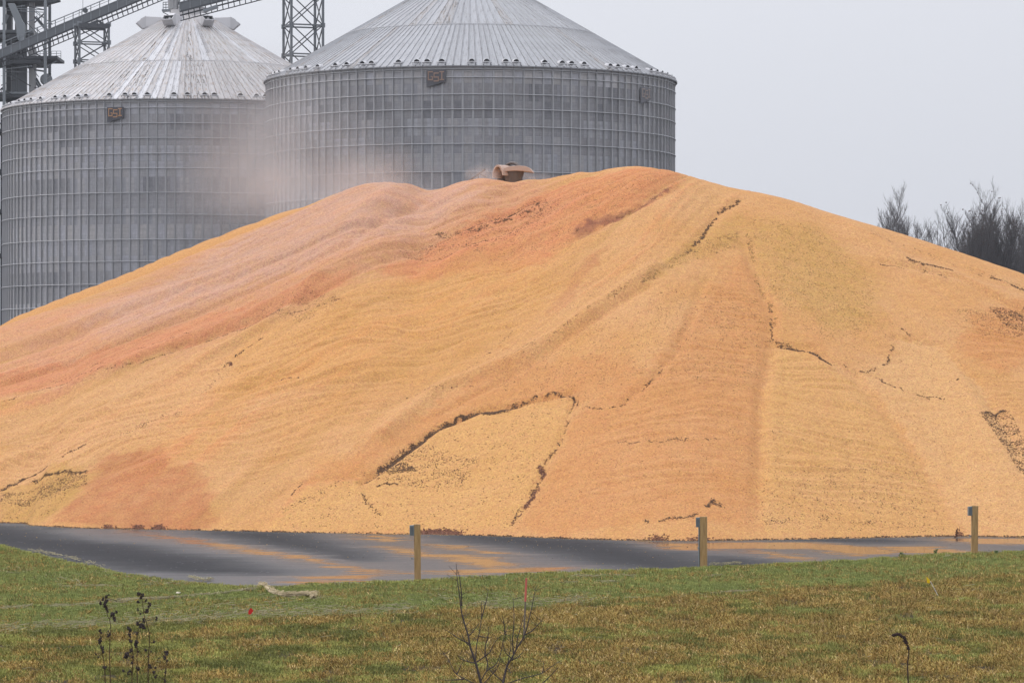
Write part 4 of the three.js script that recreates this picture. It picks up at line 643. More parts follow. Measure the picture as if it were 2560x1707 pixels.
// ------------------------------------------------------------------ grain thrower hood on the crest
{
  const D = 117.5, s = K / D, t = thing('grain_spreader', 'tan curved metal spreader hood with dark spout working on the crest of the heap', 'grain spreader'), tan = std([0.5, 0.36, 0.29], 0.8, 0.05, DS), dk = std([0.14, 0.115, 0.105], 0.7, 0.1, DS);
  // two arched sheets: an open arch at the left, flattening into a long lip at the right
  const arch = (x0, x1, y0, y1, rise0, rise1, half0, half1, sag) => {
    const p = [], id = [], nu = 14, nv = 14;
    for (const th of [0, 0.03]) for (let i = 0; i <= nu; i++) for (let j = 0; j <= nv; j++) {
      const u = i / nu, a = (j / nv) * Math.PI, rise = lerp(rise0, rise1, u), half = lerp(half0, half1, u), c = W(lerp(x0, x1, u), lerp(y0, y1, u), D);
      p.push(c.x + 0.12 * Math.cos(a), c.y + Math.sin(a) * (rise - th) - sag * u * u, c.z + Math.cos(a) * (half - th) * -1);
    }
    const m = (nu + 1) * (nv + 1); for (const o of [0, m]) for (let i = 0; i < nu; i++) for (let j = 0; j < nv; j++) { const a = o + i * (nv + 1) + j, b = a + nv + 1; id.push(a, b, b + 1, a, b + 1, a + 1); }
    for (const i of [0, nu]) for (let j = 0; j < nv; j++) { const a = i * (nv + 1) + j; id.push(a, a + 1, a + m + 1, a, a + m + 1, a + m); }
    const g = new THREE.BufferGeometry(); g.setAttribute('position', new THREE.Float32BufferAttribute(p, 3)); g.setIndex(id); g.computeVertexNormals(); return g;
  };
  const tube = new THREE.Shape(); tube.absarc(0, 0, 0.245, 0.05, Math.PI + 0.12, false); tube.absarc(0, 0, 0.205, Math.PI + 0.12, 0.05, true);
  const hood = new THREE.ExtrudeGeometry(tube, { depth: 1.0, bevelEnabled: false, curveSegments: 16 }); const c = W(1244, 441, D);
  part('hood', hood.scale(1, 1.55, 1).translate(0, 0, -1.0).rotateY(-0.75).translate(c.x, c.y, c.z + 0.25), tan, t);
  const lip = new THREE.Shape(); lip.moveTo(0, 0.03); lip.quadraticCurveTo(0.35, 0.2, 0.8, 0.17); lip.quadraticCurveTo(1.02, 0.15, 1.1, -0.02); lip.quadraticCurveTo(0.6, 0.06, 0.2, 0.0); lip.lineTo(0, 0.03);
  const l0 = W(1259, 430, D); part('deflector', new THREE.ExtrudeGeometry(lip, { depth: 0.5, bevelEnabled: true, bevelSize: 0.01, bevelThickness: 0.01, bevelSegments: 1, curveSegments: 12 }).translate(0, 0, -0.2).rotateY(-0.12).rotateZ(-0.02).translate(l0.x - 0.1, l0.y + 0.02, l0.z), tan, t);
  const b0 = W(1281, 427, D); part('belt_cover', new THREE.TorusGeometry(0.27, 0.055, 6, 16, Math.PI).scale(1.1, 1, 2.2).rotateY(-0.5).translate(b0.x, b0.y, b0.z - 0.1), dk, t);
  const s0 = W(1284, 440, D); part('spout', new THREE.CylinderGeometry(0.36, 0.25, 0.42, 16, 1, true).translate(s0.x, s0.y - 0.05, s0.z - 0.05), dk, t);
  const inn = W(1250, 442, D); part('inner_plate', box(0.42, 0.34, 0.03, inn.x + 0.1, inn.y, inn.z - 0.25), dk, t);
  part('support_arm', rod(W(1168, 455, D), W(1213, 422, D), 0.035), dk, t); part('support_arm', rod(W(1197, 433, D), W(1194, 458, D), 0.025), dk, t); part('support_arm', rod(W(1198, 434, D), W(1215, 442, D), 0.025), dk, t);
  part('foot', box(1.0, 1.2, 0.5, s0.x, s0.y - 0.85, s0.z - 0.3), dk, t);
}

// ------------------------------------------------------------------ timber posts with junction boxes
{
  const wood = tex(64, 256, (i, j) => { const g = n2(i * 0.16, j * 0.006) * 0.5 + n2b(i * 0.5, j * 0.02) * 0.3 + 0.2 * n2c(i * 1.2, j * 0.04); const knot = Math.exp(-(((i - 20) / 7) ** 2 + ((j - 170) / 7) ** 2)); return [172 + 40 * g - 70 * knot, 140 + 38 * g - 66 * knot, 92 + 32 * g - 55 * knot]; });
  const wm = new THREE.MeshStandardMaterial({ map: wood, roughness: 0.85 }); wm.color.setRGB(0.84, 0.82, 0.8); const em = std([0.2, 0.24, 0.26], 0.45, 0.4), pm = std([0.13, 0.145, 0.16], 0.5, 0.3);
  const group = 'timber posts along the blacktop edge';
  const make = (label, px, py0, py1, w, turn, conduit, hook) => {
    const d = GD(py1), s = K / d, h = (py1 - py0) / s, t = thing('timber_post', label, 'post', group, [(px - CX) / s, 0, -d]); t.rotation.y = turn; t.rotation.z = 0.012 * Math.sin(px); const b = w / s;
    const pg = new THREE.ExtrudeGeometry((() => { const q = new THREE.Shape(), e = b / 2 - 0.006; q.moveTo(-e, -e); q.lineTo(e, -e); q.lineTo(e, e); q.lineTo(-e, e); q.lineTo(-e, -e); return q; })(), { depth: h - 0.012, bevelEnabled: true, bevelSize: 0.006, bevelThickness: 0.006, bevelSegments: 2 }).rotateX(-Math.PI / 2).translate(0, 0.006, 0);
    const uv = pg.attributes.uv, p = pg.attributes.position; for (let i = 0; i < p.count; i++) uv.setXY(i, (p.getX(i) + p.getZ(i) * 0.9) / 0.3 + 0.5, p.getY(i) / 1.2);
    part('post', pg, wm, t);
    const o = part('junction_box', mergeGeometries([box(0.085, 0.2, 0.13, 0, 0, 0), box(0.02, 0.21, 0.14, 0.03, 0, 0)]), em, t); o.position.set(-b / 2 - 0.042, h - 0.12, 0.0);
    part('box_cover', mergeGeometries([box(0.06, 0.16, 0.012, 0, -0.005, 0.072), box(0.02, 0.05, 0.012, 0.02, 0.03, 0.082)]), pm, o);
    if (conduit) part('conduit', rod(V(-b / 2 - 0.02, 0, 0.03), V(-b / 2 - 0.02, h - 0.2, 0.03), 0.016, 0.016, 8), em, t);
    if (hook) part('bracket', mergeGeometries([box(0.05, 0.014, 0.05, -b / 2 - 0.025, 0.44, 0), box(0.012, 0.05, 0.05, -b / 2 - 0.05, 0.44, 0)]), em, t);
    return t;
  };
  make('squared timber post nearest the viewer, beside the dried sapling and broad puddles', 1044, 1310, 1452, 16, 0.06, false, true);
  make('middle timber post with a grey conduit running down its left side', 1759.5, 1291, 1422, 17, -0.14, true, true);
  make('right hand timber post standing farthest away, just before the heap', 2436.5, 1264, 1388, 15, 0.05, false, true);
}

// ------------------------------------------------------------------ stake, flags, straw wattle, scraps
{
  const d = GD(1606), s = K / d, t = thing('survey_stake', 'thin grey survey stake with a pink painted top behind the sapling', 'stake', null, [(1309 - CX) / s, 0, -d]);
  const x1 = 7 / s, yTop = 161 / s, q = 0.64; part('rod', rod(V(0, -0.02, 0), V(x1 * q, yTop * q, 0), 0.013, 0.013, 8), std([0.17, 0.14, 0.11], 0.8), t); part('painted_top', rod(V(x1 * q, yTop * q, 0), V(x1, yTop, 0), 0.0155, 0.0155, 8), std([0.52, 0.13, 0.1], 0.6), t); part('base_collar', rod(V(-0.005, -0.02, 0), V(0.002, 0.06, 0), 0.03, 0.02, 8), std([0.03, 0.025, 0.02], 0.9), t);
}
function flagGeo(pts) { const g = new THREE.ExtrudeGeometry((() => { const q = new THREE.Shape(); pts.forEach(([x, y], i) => i ? q.lineTo(x, y) : q.moveTo(x, y)); return q; })(), { depth: 0.003, bevelEnabled: false }); return g; }
{
  let d = GD(1544), s = K / d, t = thing('marker_flag', 'small red marker flag low in the grass on the left', 'flag', 'utility marker flags', [(626 - CX) / s, 0, -d]);
  part('wire', rod(V(-0.012, 0, 0), V(0.01, 0.17, 0), 0.003, 0.003, 5), std([0.2, 0.2, 0.2], 0.5, 0.5), t); part('flag', flagGeo([[-0.04, 0.06], [-0.035, 0.12], [0.005, 0.17], [0.05, 0.12], [0.0, 0.05]]), std([0.55, 0.02, 0.015], 0.6), t);
  d = GD(1498); s = K / d; t = thing('marker_flag', 'small yellow marker flag on a leaning white wire at the right', 'flag', 'utility marker flags', [(2351 - CX) / s, 0, -d]);
  const L = V(-25 / s, 46 / s, 0); part('wire', rod(V(0, 0, 0), L, 0.005, 0.005, 5), std([0.55, 0.55, 0.55], 0.5), t); part('flag', flagGeo([[-34 / s, 58 / s], [-33 / s, 42 / s], [-26 / s, 40 / s], [-25 / s, 47 / s]].map(([x, y]) => [x, y])), std([0.75, 0.5, 0.01], 0.6), t);
}
{
  const r = rng(55), p = [[648, 1470], [664, 1476], [690, 1492], [712, 1497], [745, 1497], [772, 1496], [784, 1503]].map(([x, y]) => { const [a, b] = G(x, y); return V(a, 0.06, b); }), cv = new THREE.CatmullRomCurve3(p), geos = [new THREE.TubeGeometry(cv, 40, 0.034, 7)];
  const pp = geos[0].attributes.position; for (let i = 0; i < pp.count; i++) { const k = 0.03; pp.setXYZ(i, pp.getX(i) + k * (r() - 0.5), pp.getY(i) + k * (r() - 0.5), pp.getZ(i) + k * (r() - 0.5)); }
  geos[0].deleteAttribute('uv'); const tu = geos[0].toNonIndexed(); tu.deleteAttribute('normal'); const list = [tu];
  for (let k = 0; k < 420; k++) { const u = r(), c = cv.getPoint(u), tg = cv.getTangent(u), a = V(c.x + (r() - 0.5) * 0.12, c.y + r() * 0.07, c.z + (r() - 0.5) * 0.12), b = a.clone().addScaledVector(tg, 0.1 + 0.1 * r()).add(V((r() - 0.5) * 0.08, (r() - 0.4) * 0.06, (r() - 0.5) * 0.08)); const g = bar(a, b, 0.007).toNonIndexed(); g.deleteAttribute('uv'); g.deleteAttribute('normal'); list.push(g); }
  const g = mergeGeometries(list); g.computeVertexNormals(); tag(top('straw_wattle', g, std([0.52, 0.43, 0.28], 0.95)), 'loose rope of pale straw lying at the corner of the blacktop', 'straw roll');
}
{
  const scrap = (label, px, py, w, rgb, seed) => { const r = rng(seed), [x, z] = G(px, py), g = new THREE.SphereGeometry(w, 9, 6).scale(1, 0.35, 0.7), p = g.attributes.position; for (let i = 0; i < p.count; i++) { const k = 1 + 0.5 * n2(p.getX(i) * 40 + seed, p.getZ(i) * 40 + p.getY(i) * 30); p.setXYZ(i, p.getX(i) * k, p.getY(i) * k + w * 0.3 * n2b(p.getX(i) * 25, seed), p.getZ(i) * k); } g.computeVertexNormals(); const o = top('leaf_scrap', g, std(rgb, 0.9)); o.position.set(x, 0.05, z); o.rotation.y = r() * 6; return tag(o, label, 'dead leaf'); };
  scrap('pale curled leaf on the grass left of the red flag', 446, 1488, 0.05, [0.55, 0.5, 0.38], 3); scrap('dark leaf clump at the grass edge left of the middle post', 1595, 1430, 0.04, [0.05, 0.03, 0.02], 5); scrap('brown leaf clump in the grass right of the pink stake', 1405, 1462, 0.06, [0.1, 0.075, 0.04], 9);
}
{ // green weeds on the blacktop edge
  const leafy = (label, px, py, h, seed) => { const r = rng(seed), [x, z] = G(px, py), t = thing('broadleaf_weed', label, 'weed', 'weeds at the blacktop edge', [x, 0, z]), l = [], st = []; for (let k = 0; k < 5; k++) { const a = r() * 6.28, b = V(Math.cos(a) * h * 0.35, h * (0.6 + 0.4 * r()), Math.sin(a) * h * 0.35); st.push(rod(V(0, 0, 0), b, 0.006, 0.004, 5)); for (let q = 0; q < 4; q++) { const c = b.clone().multiplyScalar(0.4 + 0.2 * q); l.push(new THREE.SphereGeometry(0.02, 6, 4).scale(1.6, 0.4, 0.8).rotateZ(r() - 0.5).rotateY(r() * 6).translate(c.x + (r() - 0.5) * 0.05, c.y, c.z + (r() - 0.5) * 0.05)); } } part('stem', mergeGeometries(st), std([0.05, 0.08, 0.025], 0.8), t); part('leaf', mergeGeometries(l), std([0.09, 0.14, 0.05], 0.8), t).userData.kind = 'stuff'; };
  leafy('low green weed left of the other two near the right hand post', 2255, 1396, 0.15, 1); leafy('upright green weed just left of the right hand post', 2337, 1390, 0.17, 2); leafy('green weed right of the right hand post', 2492, 1387, 0.11, 3);
  const [x, z] = G(2389, 1344.5), r = rng(4), t = thing('withered_plant', 'small reddish withered plant at the foot of the heap beside the right hand post', 'weed', null, [x, 0, z + 0.05]), l = []; for (let k = 0; k < 16; k++) l.push(new THREE.OctahedronGeometry(0.022).scale(1.6, 0.6, 1).rotateZ(r() * 2).translate(0.02 * r() + 0.05 * k / 16 + (r() - 0.5) * 0.07, 0.02 + 0.22 * k / 16, (r() - 0.5) * 0.05)); part('stem', rod(V(0, 0, 0), V(0.06, 0.24, 0), 0.006), std([0.08, 0.04, 0.03]), t); part('leaf', mergeGeometries(l), std([0.12, 0.05, 0.035], 0.9), t).userData.kind = 'stuff';
}

// ------------------------------------------------------------------ sapling and dead weeds in front
function limb(pts, r0, r1, n = 6) {
  const cv = new THREE.CatmullRomCurve3(pts), seg = Math.max(4, pts.length * 3), g = new THREE.TubeGeometry(cv, seg, 1, n, false), p = g.attributes.position;
  for (let i = 0; i <= seg; i++) { const c = cv.getPointAt(i / seg), rr = lerp(r0, r1, i / seg); for (let j = 0; j <= n; j++) { const k = i * (n + 1) + j; p.setXYZ(k, c.x + (p.getX(k) - c.x) * rr, c.y + (p.getY(k) - c.y) * rr, c.z + (p.getZ(k) - c.z) * rr); } }
  return g;
}
{
  const D = 42, s = K / D, r = rng(64), base = W(1100 + 620 / 4.794, 1380, D), t = thing('bare_sapling', 'leafless young tree with many thin stems in the near foreground', 'sapling', null, [base.x, 0, -D]);
  const bark = std([0.07, 0.056, 0.055], 0.85), off = {}, P = ([x, y], z) => { const v = W(1100 + x / 4.794, 1380 + y / 4.794, D); return V(v.x - base.x, v.y, z); };
  const stems = [
    [[[560, 2180], [520, 1800], [490, 1568], [470, 1480], [430, 1330], [400, 1240], [360, 1120], [340, 1000], [300, 870], [260, 720], [235, 520], [205, 300], [193, 130]], 0.024, 0.003],
    [[[600, 2180], [700, 1800], [755, 1568], [780, 1460], [810, 1360], [860, 1280], [920, 1160], [985, 1060], [1030, 950], [1070, 800], [1105, 650], [1130, 520], [1145, 440]], 0.022, 0.003]];
  const branches = [
    [[262, 640], [258, 500], [250, 400], [235, 300], [212, 200]], [[425, 1290], [440, 1100], [470, 960], [495, 800], [498, 590]], [[495, 800], [530, 670], [560, 560], [580, 440]], [[345, 1000], [400, 940], [470, 850]], [[345, 1085], [230, 1030], [130, 960], [75, 920]], [[425, 1325], [330, 1300], [240, 1260], [215, 1220]], [[440, 1310], [540, 1240], [600, 1190], [640, 1100], [700, 1020], [760, 980]], [[490, 1540], [560, 1420], [660, 1350], [710, 1260], [740, 1150], [770, 1000], [820, 880]], [[500, 1600], [620, 1460], [680, 1390], [730, 1240]], [[1020, 1000], [1100, 950], [1180, 870], [1240, 800]], [[915, 1160], [930, 1040], [970, 900], [1000, 760]], [[880, 1230], [870, 1060], [885, 900], [885, 700], [875, 560]], [[840, 1310], [920, 1280], [970, 1260]], [[755, 1560], [650, 1470], [600, 1420], [540, 1250]], [[760, 1600], [1000, 1520], [1130, 1490], [1230, 1460], [1320, 1400], [1460, 1310]], [[1180, 1620], [1270, 1540], [1340, 1470], [1420, 1380]], [[490, 1600], [390, 1560], [290, 1510], [200, 1460], [140, 1370], [100, 1280], [40, 1200]], [[290, 1515], [150, 1525], [0, 1522]], [[360, 1120], [300, 1060], [260, 960]], [[470, 1000], [560, 1020], [620, 1015]], [[540, 1240], [545, 1120], [575, 1000], [580, 880]], [[860, 1280], [780, 1200], [760, 1100]], [[810, 1360], [830, 1240], [850, 1120], [840, 980]], [[1230, 1460], [1240, 1380], [1240, 1320]], [[780, 1000], [770, 880], [750, 760]], [[560, 1420], [570, 1330], [550, 1230]], [[800, 1390], [830, 1420], [850, 1460]], [[200, 1460], [240, 1380], [250, 1330]],
  ];
  stems.forEach(([l, a, b], i) => part('trunk', limb(l.map((q, k) => P(q, (i ? -0.12 : 0.05) * Math.min(1, k / 3))), a * 0.85, b, 8), bark, t));
  branches.forEach((l, i) => { const z = (r() - 0.5) * 0.3; part('branch', limb(l.map((q, k) => P(q, (l[0][0] > 740 ? -0.12 : 0.05) + z * k / l.length)), 0.0078, 0.003), bark, t); });
  const tw = []; for (let k = 0; k < 120; k++) { const l = k % 3 ? branches[Math.floor(r() * branches.length)] : stems[k % 2][0].slice(3), i = Math.floor(r() * (l.length - 1)), u = r(), a = P([lerp(l[i][0], l[i + 1][0], u), lerp(l[i][1], l[i + 1][1], u)], (l[0][0] > 740 ? -0.12 : 0.05)), sgn = r() < 0.5 ? -1 : 1, L = 0.04 + 0.13 * r(); tw.push(rod(a, a.clone().add(V(sgn * L * (0.4 + 0.6 * r()), L * (0.2 + 0.8 * r()), (r() - 0.5) * L)), 0.003, 0.0015, 4)); }
  part('twig', mergeGeometries(tw), bark, t).userData.kind = 'stuff';
}
{
  const D = 43, P = ([x, y]) => W(200 + x / 6.1, 1450 + y / 6.1, D), r = rng(71), stalk = std([0.075, 0.045, 0.025], 0.9), leaf = std([0.05, 0.037, 0.034], 0.9, 0, DS);
  const weeds = [
    ['tall dead weed with dark seed heads at the far left of its clump', [[455, 1380], [450, 1000], [465, 700], [440, 580], [410, 530], [390, 400], [380, 260]], [[350, 285, 22], [400, 250, 20], [440, 225, 14], [310, 350, 20], [380, 380, 28], [395, 320, 24], [420, 470, 18], [400, 430, 20], [500, 520, 34], [520, 590, 28], [548, 490, 22], [440, 830, 26], [375, 1330, 26], [430, 780, 14], [545, 310, 12]]],
    ['tallest dead weed with a curved red brown stem', [[1035, 1400], [1045, 1150], [1055, 950], [1050, 780], [1000, 620], [970, 500], [950, 330], [930, 200]], [[900, 205, 26], [955, 225, 22], [920, 260, 22], [890, 330, 22], [1005, 310, 18], [1060, 370, 24], [1045, 410, 18], [1015, 470, 28], [880, 440, 16], [920, 510, 14], [960, 610, 26], [1070, 1310, 24], [1125, 940, 17], [1160, 600, 18], [1165, 570, 14], [1080, 1090, 14], [1040, 1160, 14]]],
    ['dead weed with dark leaves all along its middle stem', [[790, 1450], [810, 1150], [770, 900], [750, 720]], [[740, 730, 24], [765, 760, 22], [755, 840, 24], [770, 920, 24], [710, 1140, 32], [690, 1160, 24], [780, 1070, 26], [740, 1420, 20], [660, 1390, 22], [790, 1250, 20], [760, 1380, 22], [800, 1180, 20]]],
    ['dead weed with a broad dark head between two taller weeds', [[870, 1420], [870, 1000], [880, 800], [910, 680]], [[890, 650, 28], [950, 700, 32], [920, 690, 26], [860, 960, 32], [850, 1000, 22], [880, 1340, 28], [880, 1090, 16], [1000, 1060, 18], [860, 810, 18]]],
    ['shorter dead weed at the right end of the clump', [[1290, 1520], [1310, 1300], [1310, 1120]], [[1310, 1110, 26], [1290, 1180, 22], [1335, 1220, 16], [1120, 1400, 22], [1145, 1330, 16], [1200, 1190, 12], [1300, 1400, 18], [1150, 1470, 18], [1290, 1530, 20]]],
    ['slight dead weed with a few dark leaves left of the tall stem', [[370, 1320], [340, 1100], [310, 900], [300, 740]], [[305, 770, 20], [305, 910, 26], [300, 950, 20], [335, 1040, 26], [345, 1090, 18], [240, 1120, 14], [280, 1170, 14], [320, 800, 14]]],
  ];
  for (const [label, st, cl] of weeds) {
    const b = P(st[0]), t = thing('dead_weed', label, 'dead weed', 'dead weeds in the left foreground', [b.x, 0, -D]), L = v => V(v.x - b.x, v.y, 0);
    part('stem', limb([V(0.02, -0.02, 0), ...st.map(q => L(P(q)))], 0.009, 0.003), stalk, t);
    const g = [], sp = [];
    for (const [x, y, s] of cl) { const c = L(P([x, y])), n = 5 + Math.floor(s / 4), R1 = 1.1 * s / 6.1 / (K / D); let near = L(P(st[st.length - 1])); for (const q of st) { const v = L(P(q)); if (v.distanceTo(c) < near.distanceTo(c)) near = v; } if (near.distanceTo(c) > 0.02 && near.y < c.y + 0.1) sp.push(rod(near, c, 0.003, 0.002, 4)); else sp.push(rod(c.clone().add(V(0, -0.08, 0)), c, 0.003, 0.002, 4)); for (let k = 0; k < n; k++) g.push(new THREE.OctahedronGeometry(R1 * (0.4 + 0.4 * r())).scale(1, 1.3, 0.7).rotateZ(r() * 3).rotateY(r() * 3).translate(c.x + (r() - 0.5) * R1 * 1.5, c.y + (r() - 0.5) * R1 * 1.9, (r() - 0.5) * R1 * 2)); }
    part('side_stem', mergeGeometries(sp), stalk, t); part('withered_leaf', mergeGeometries(g), leaf, t).userData.kind = 'stuff';
  }
  const D2 = 44, Q = ([x, y]) => W(1860 + x / 3.357, 1240 + y / 3.357, D2), l = [[1380, 1568], [1375, 1400], [1385, 1300], [1360, 1220], [1330, 1175], [1300, 1160], [1258, 1166]], b = Q(l[0]), t = thing('nodding_stalk', 'single dark dead stalk bent over at the top near the lower right corner', 'dead weed', null, [b.x, 0, -D2]), L = v => V(v.x - b.x, v.y, 0), pts = [V(0.02, -0.02, 0), ...l.map(q => L(Q(q)))];
  part('stem', limb(pts, 0.012, 0.006), std([0.05, 0.03, 0.025], 0.9), t); const cv = new THREE.CatmullRomCurve3(pts), g = []; for (let k = 0; k < 90; k++) { const c = cv.getPoint(0.45 + 0.55 * r()); g.push(new THREE.OctahedronGeometry(0.008 + 0.008 * r()).scale(1.4, 1, 1).translate(c.x + (r() - 0.5) * 0.035, c.y + (r() - 0.5) * 0.03, (r() - 0.5) * 0.03)); } part('seed', mergeGeometries(g), std([0.045, 0.028, 0.024], 0.95), t).userData.kind = 'stuff';
}

// ------------------------------------------------------------------ bare trees beyond the heap
{
  const bark = std([0.095, 0.085, 0.084], 0.95), bark2 = std([0.13, 0.118, 0.116], 0.95), leafM = std([0.09, 0.06, 0.05], 0.9, 0, DS);
  const twigRod = (p, q, r1, r2, n = 3) => { const L = p.distanceTo(q), g = new THREE.CylinderGeometry(r2, r1, L, n, 1, true), m = new THREE.Matrix4().compose(p.clone().add(q).multiplyScalar(0.5), new THREE.Quaternion().setFromUnitVectors(V(0, 1, 0), q.clone().sub(p).normalize()), V(1, 1, 1)); return g.applyMatrix4(m); };
  function tree(label, group, px, topY, D, seed, o = {}) {
    const r = rng(seed), s = K / D, h = EYE + (HY - topY) / s, t = thing('bare_tree', label, 'tree', group, [(px - CX) / s, 0, -D]), trunk = [], br = [], lf = [];
    const fork = h * (o.forkAt ?? 0.38), wide = o.wide ?? 0.2, rad = o.rad ?? 0.18;
    trunk.push(twigRod(V(0, 0, 0), V(0, fork, 0), rad * 1.3, rad, 7));
    const spray = (p, d, L, rr, lvl) => {                                          // a bough that bends upward and splits again and again
      const n = lvl === 0 ? 4 : 3; let a = p.clone(), dir = d.clone();
      for (let k = 0; k < n; k++) {
        dir.add(V((r() - 0.5) * 0.35, 0.16 + 0.12 * r(), (r() - 0.5) * 0.35)).normalize(); const b = a.clone().addScaledVector(dir, L / n), r1 = lerp(rr, rr * 0.35, k / n), r2 = lerp(rr, rr * 0.35, (k + 1) / n); br.push(twigRod(a, b, r1, r2));
        if (lvl < 2) { const m = lvl === 0 || o.full ? 2 : 1; for (let q = 0; q < m; q++) { const az = r() * 6.28, e = dir.clone().add(V(Math.cos(az) * 0.75, 0.1, Math.sin(az) * 0.75)).normalize(); spray(a.clone().lerp(b, r()), e, L * (0.4 + 0.35 * r()) * (1 - 0.3 * k / n), Math.max(0.008, rr * 0.5), lvl + 1); } }
        a = b;
      }
      if (o.leaves && r() < o.leaves) lf.push(new THREE.OctahedronGeometry(0.05 + 0.04 * r()).scale(1.2, 0.7, 1).translate(a.x, a.y, a.z));
    };
    const ns = o.stems ?? 3;
    for (let k = 0; k < ns; k++) {
      const az = o.flat ? (k / Math.max(1, ns - 1) - 0.5) * Math.PI + Math.PI / 2 + 0.3 * (r() - 0.5) : r() * 6.28, out = wide * h * (0.3 + 0.4 * r()) * (o.flat ? Math.abs(k - (ns - 1) / 2) / ((ns - 1) / 2) : 1), top = h * (k === (o.lead ?? 0) ? 0.97 : 0.8 + 0.15 * r()), pts = [V(0, fork * 0.92, 0)], seg = 9;
      const ox = (o.flat ? Math.sign(k - (ns - 1) / 2) : Math.cos(az)) * out, oz = o.flat ? (r() - 0.5) * 1.5 : Math.sin(az) * out;
      for (let q = 1; q <= seg; q++) { const u = q / seg; pts.push(V(ox * Math.pow(u, 0.8) + (r() - 0.5) * 0.3, lerp(fork, top, u), oz * Math.pow(u, 0.8) + (r() - 0.5) * 0.3)); }
      for (let q = 0; q < seg; q++) {
        const r1 = lerp(rad * 0.62, 0.02, q / seg), r2 = lerp(rad * 0.62, 0.02, (q + 1) / seg); (q < 3 ? trunk : br).push(twigRod(pts[q], pts[q + 1], r1, r2, 5));
        if (q > 1) for (let m = 0; m < (o.boughs ?? 3); m++) { const a2 = r() * 6.28, u = (q + r()) / seg, d = V(Math.cos(a2), 0.9 + 0.6 * r(), Math.sin(a2)).normalize(); spray(pts[q].clone().lerp(pts[q + 1], r()), d, h * (o.reach ?? 0.16) * (0.95 - 0.5 * u) * (0.6 + 0.6 * r()), r1 * 0.4 + 0.008, 0); }
      }
    }
    part('trunk', mergeGeometries(trunk), o.pale ? bark2 : bark, t); part('branches', mergeGeometries(br), o.pale ? bark2 : bark, t); if (lf.length) part('leaf', mergeGeometries(lf), leafM, t).userData.kind = 'stuff';
  }
  tree('lone bare tree standing left of the wood just over the heap', null, 2222, 497, 300, 1001, { stems: 7, lead: 2, wide: 0.2, rad: 0.2, pale: true, forkAt: 0.42, boughs: 3, full: true, reach: 0.18 });
  const wood = 'bare trees of the wood at the right';
  tree('thin pale bare tree at the left end of the wood', wood, 2288, 545, 330, 1002, { pale: true, stems: 4, wide: 0.14, rad: 0.13, boughs: 2, reach: 0.12 });
  tree('tallest bare tree of the wood, a few leaves left in its crown', null, 2494, 498, 298, 1003, { leaves: 0.035, rad: 0.24, stems: 9, wide: 0.34, full: true, reach: 0.19 });
  tree('bare tree with clinging leaves left of the tallest tree', null, 2444, 520, 296, 1004, { leaves: 0.03, rad: 0.22, stems: 7, wide: 0.3, full: true, reach: 0.18 });
  tree('slim pale bare tree just right of the lone tree', wood, 2256, 556, 320, 1005, { pale: true, stems: 3, wide: 0.12, rad: 0.11, boughs: 2, reach: 0.12 }); tree('pale bare tree filling the gap before the dense wood', wood, 2316, 560, 325, 1006, { pale: true, stems: 4, wide: 0.2, rad: 0.12, boughs: 2, reach: 0.13 });
  const rr = rng(2024), nth = ['first', 'second', 'third', 'fourth', 'fifth', 'sixth', 'seventh', 'eighth', 'ninth', 'tenth', 'eleventh', 'twelfth', 'thirteenth', 'fourteenth', 'fifteenth'];
  for (let k = 0; k < 13; k++) { const px = 2335 + k * 20 + rr() * 8, near = clamp((px - 2330) / 100), topY = 578 - 48 * near + rr() * 30 - (k > 9 ? 18 : 0); tree(`bare grey wood tree, ${nth[k]} from the left of the crowded trees at right`, wood, px, topY, 292 + rr() * 30, 3000 + k, { rad: 0.12 + 0.05 * rr(), stems: 4 + Math.floor(rr() * 3), wide: 0.22 + 0.12 * rr(), boughs: 2, leaves: k > 5 ? 0.008 : 0 }); }
}

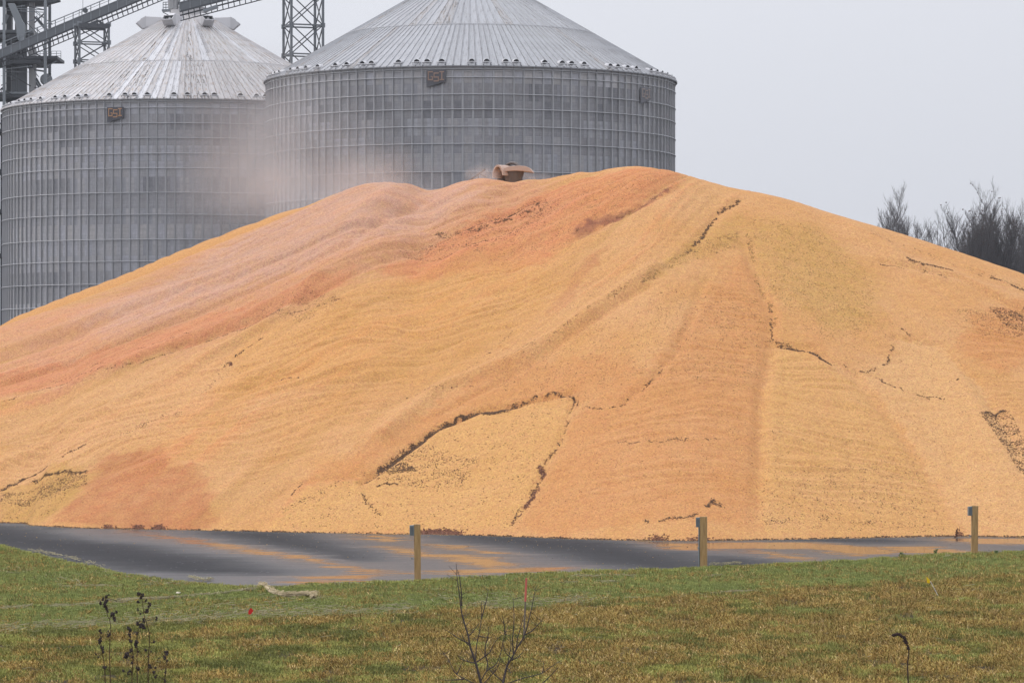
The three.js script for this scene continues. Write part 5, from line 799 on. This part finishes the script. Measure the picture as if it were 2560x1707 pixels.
// ------------------------------------------------------------------ drifting grain dust
{
  const r = rng(88), g3 = () => (r() + r() + r() + r() - 2) * 0.87, at = [];
  const puff = (px, py, d, sx, sy, sz, n, size) => { for (let k = 0; k < n; k++) { const dd = d + g3() * sz, v = W(px + (r() + r() - 1) * 1.25 * sx, py + (r() + r() - 1) * 1.25 * sy, dd); if (dd > 214 || dd < 100) continue; v.y = Math.max(v.y, pileY(clamp(v.x, -17, 18), clamp(dd, 84, 130)) - (dd > 130 ? 9 : 0) + size * 0.2); at.push([v, size * (0.6 + 0.8 * r())]); } };
  puff(670, 470, 150, 120, 110, 22, 8, 2.3); puff(760, 440, 165, 240, 110, 24, 9, 2.9); puff(620, 380, 180, 190, 150, 20, 7, 3.4); puff(930, 460, 126, 150, 30, 5, 4, 1.2); puff(870, 500, 115.5, 230, 50, 2, 16, 1.0); puff(1205, 438, 117, 32, 13, 0.6, 16, 0.3); puff(1330, 450, 118, 70, 10, 1.2, 12, 0.3);
  const wisp = new THREE.RingGeometry(0.001, 1, 16, 5), wp = wisp.attributes.position; for (let i = 0; i < wp.count; i++) { const x = wp.getX(i), y = wp.getY(i); wp.setZ(i, 0.35 * (x * x + 0.6 * y * y) + 0.15 * x * y); } wisp.computeVertexNormals();
  const soft = tex(128, 128, (i, j) => { const x = (i - 63.5) / 64, y = (j - 63.5) / 64, q = Math.exp(-(x * x + y * y) * 3.2) * sm(1, 0.75, Math.hypot(x, y)) * (0.8 + 0.35 * fbm(x * 2, y * 2)); return [255 * q, 255 * q, 255 * q]; }, false, 1, 1, true);
  const im = new THREE.InstancedMesh(wisp, std([0.74, 0.67, 0.645], 1, 0, { transparent: true, opacity: 0.17, alphaMap: soft, depthWrite: false, specularIntensity: 0, ...DS }), at.length), M = new THREE.Matrix4(), Q = new THREE.Quaternion(), E = new THREE.Euler();
  at.forEach(([v, s], i) => { Q.setFromEuler(E.set((r() - 0.5) * 1.1, (r() - 0.5) * 1.3, r() * 6)); M.compose(v, Q, V(s * 1.3, s, s * 0.6)); im.setMatrixAt(i, M); });
  im.name = 'grain_dust'; scene.add(im); tag(im, 'thin pinkish grain dust drifting over the crest toward the bins', 'dust', null, 'stuff');
}

shadows(scene);
renderer.render(scene, camera);
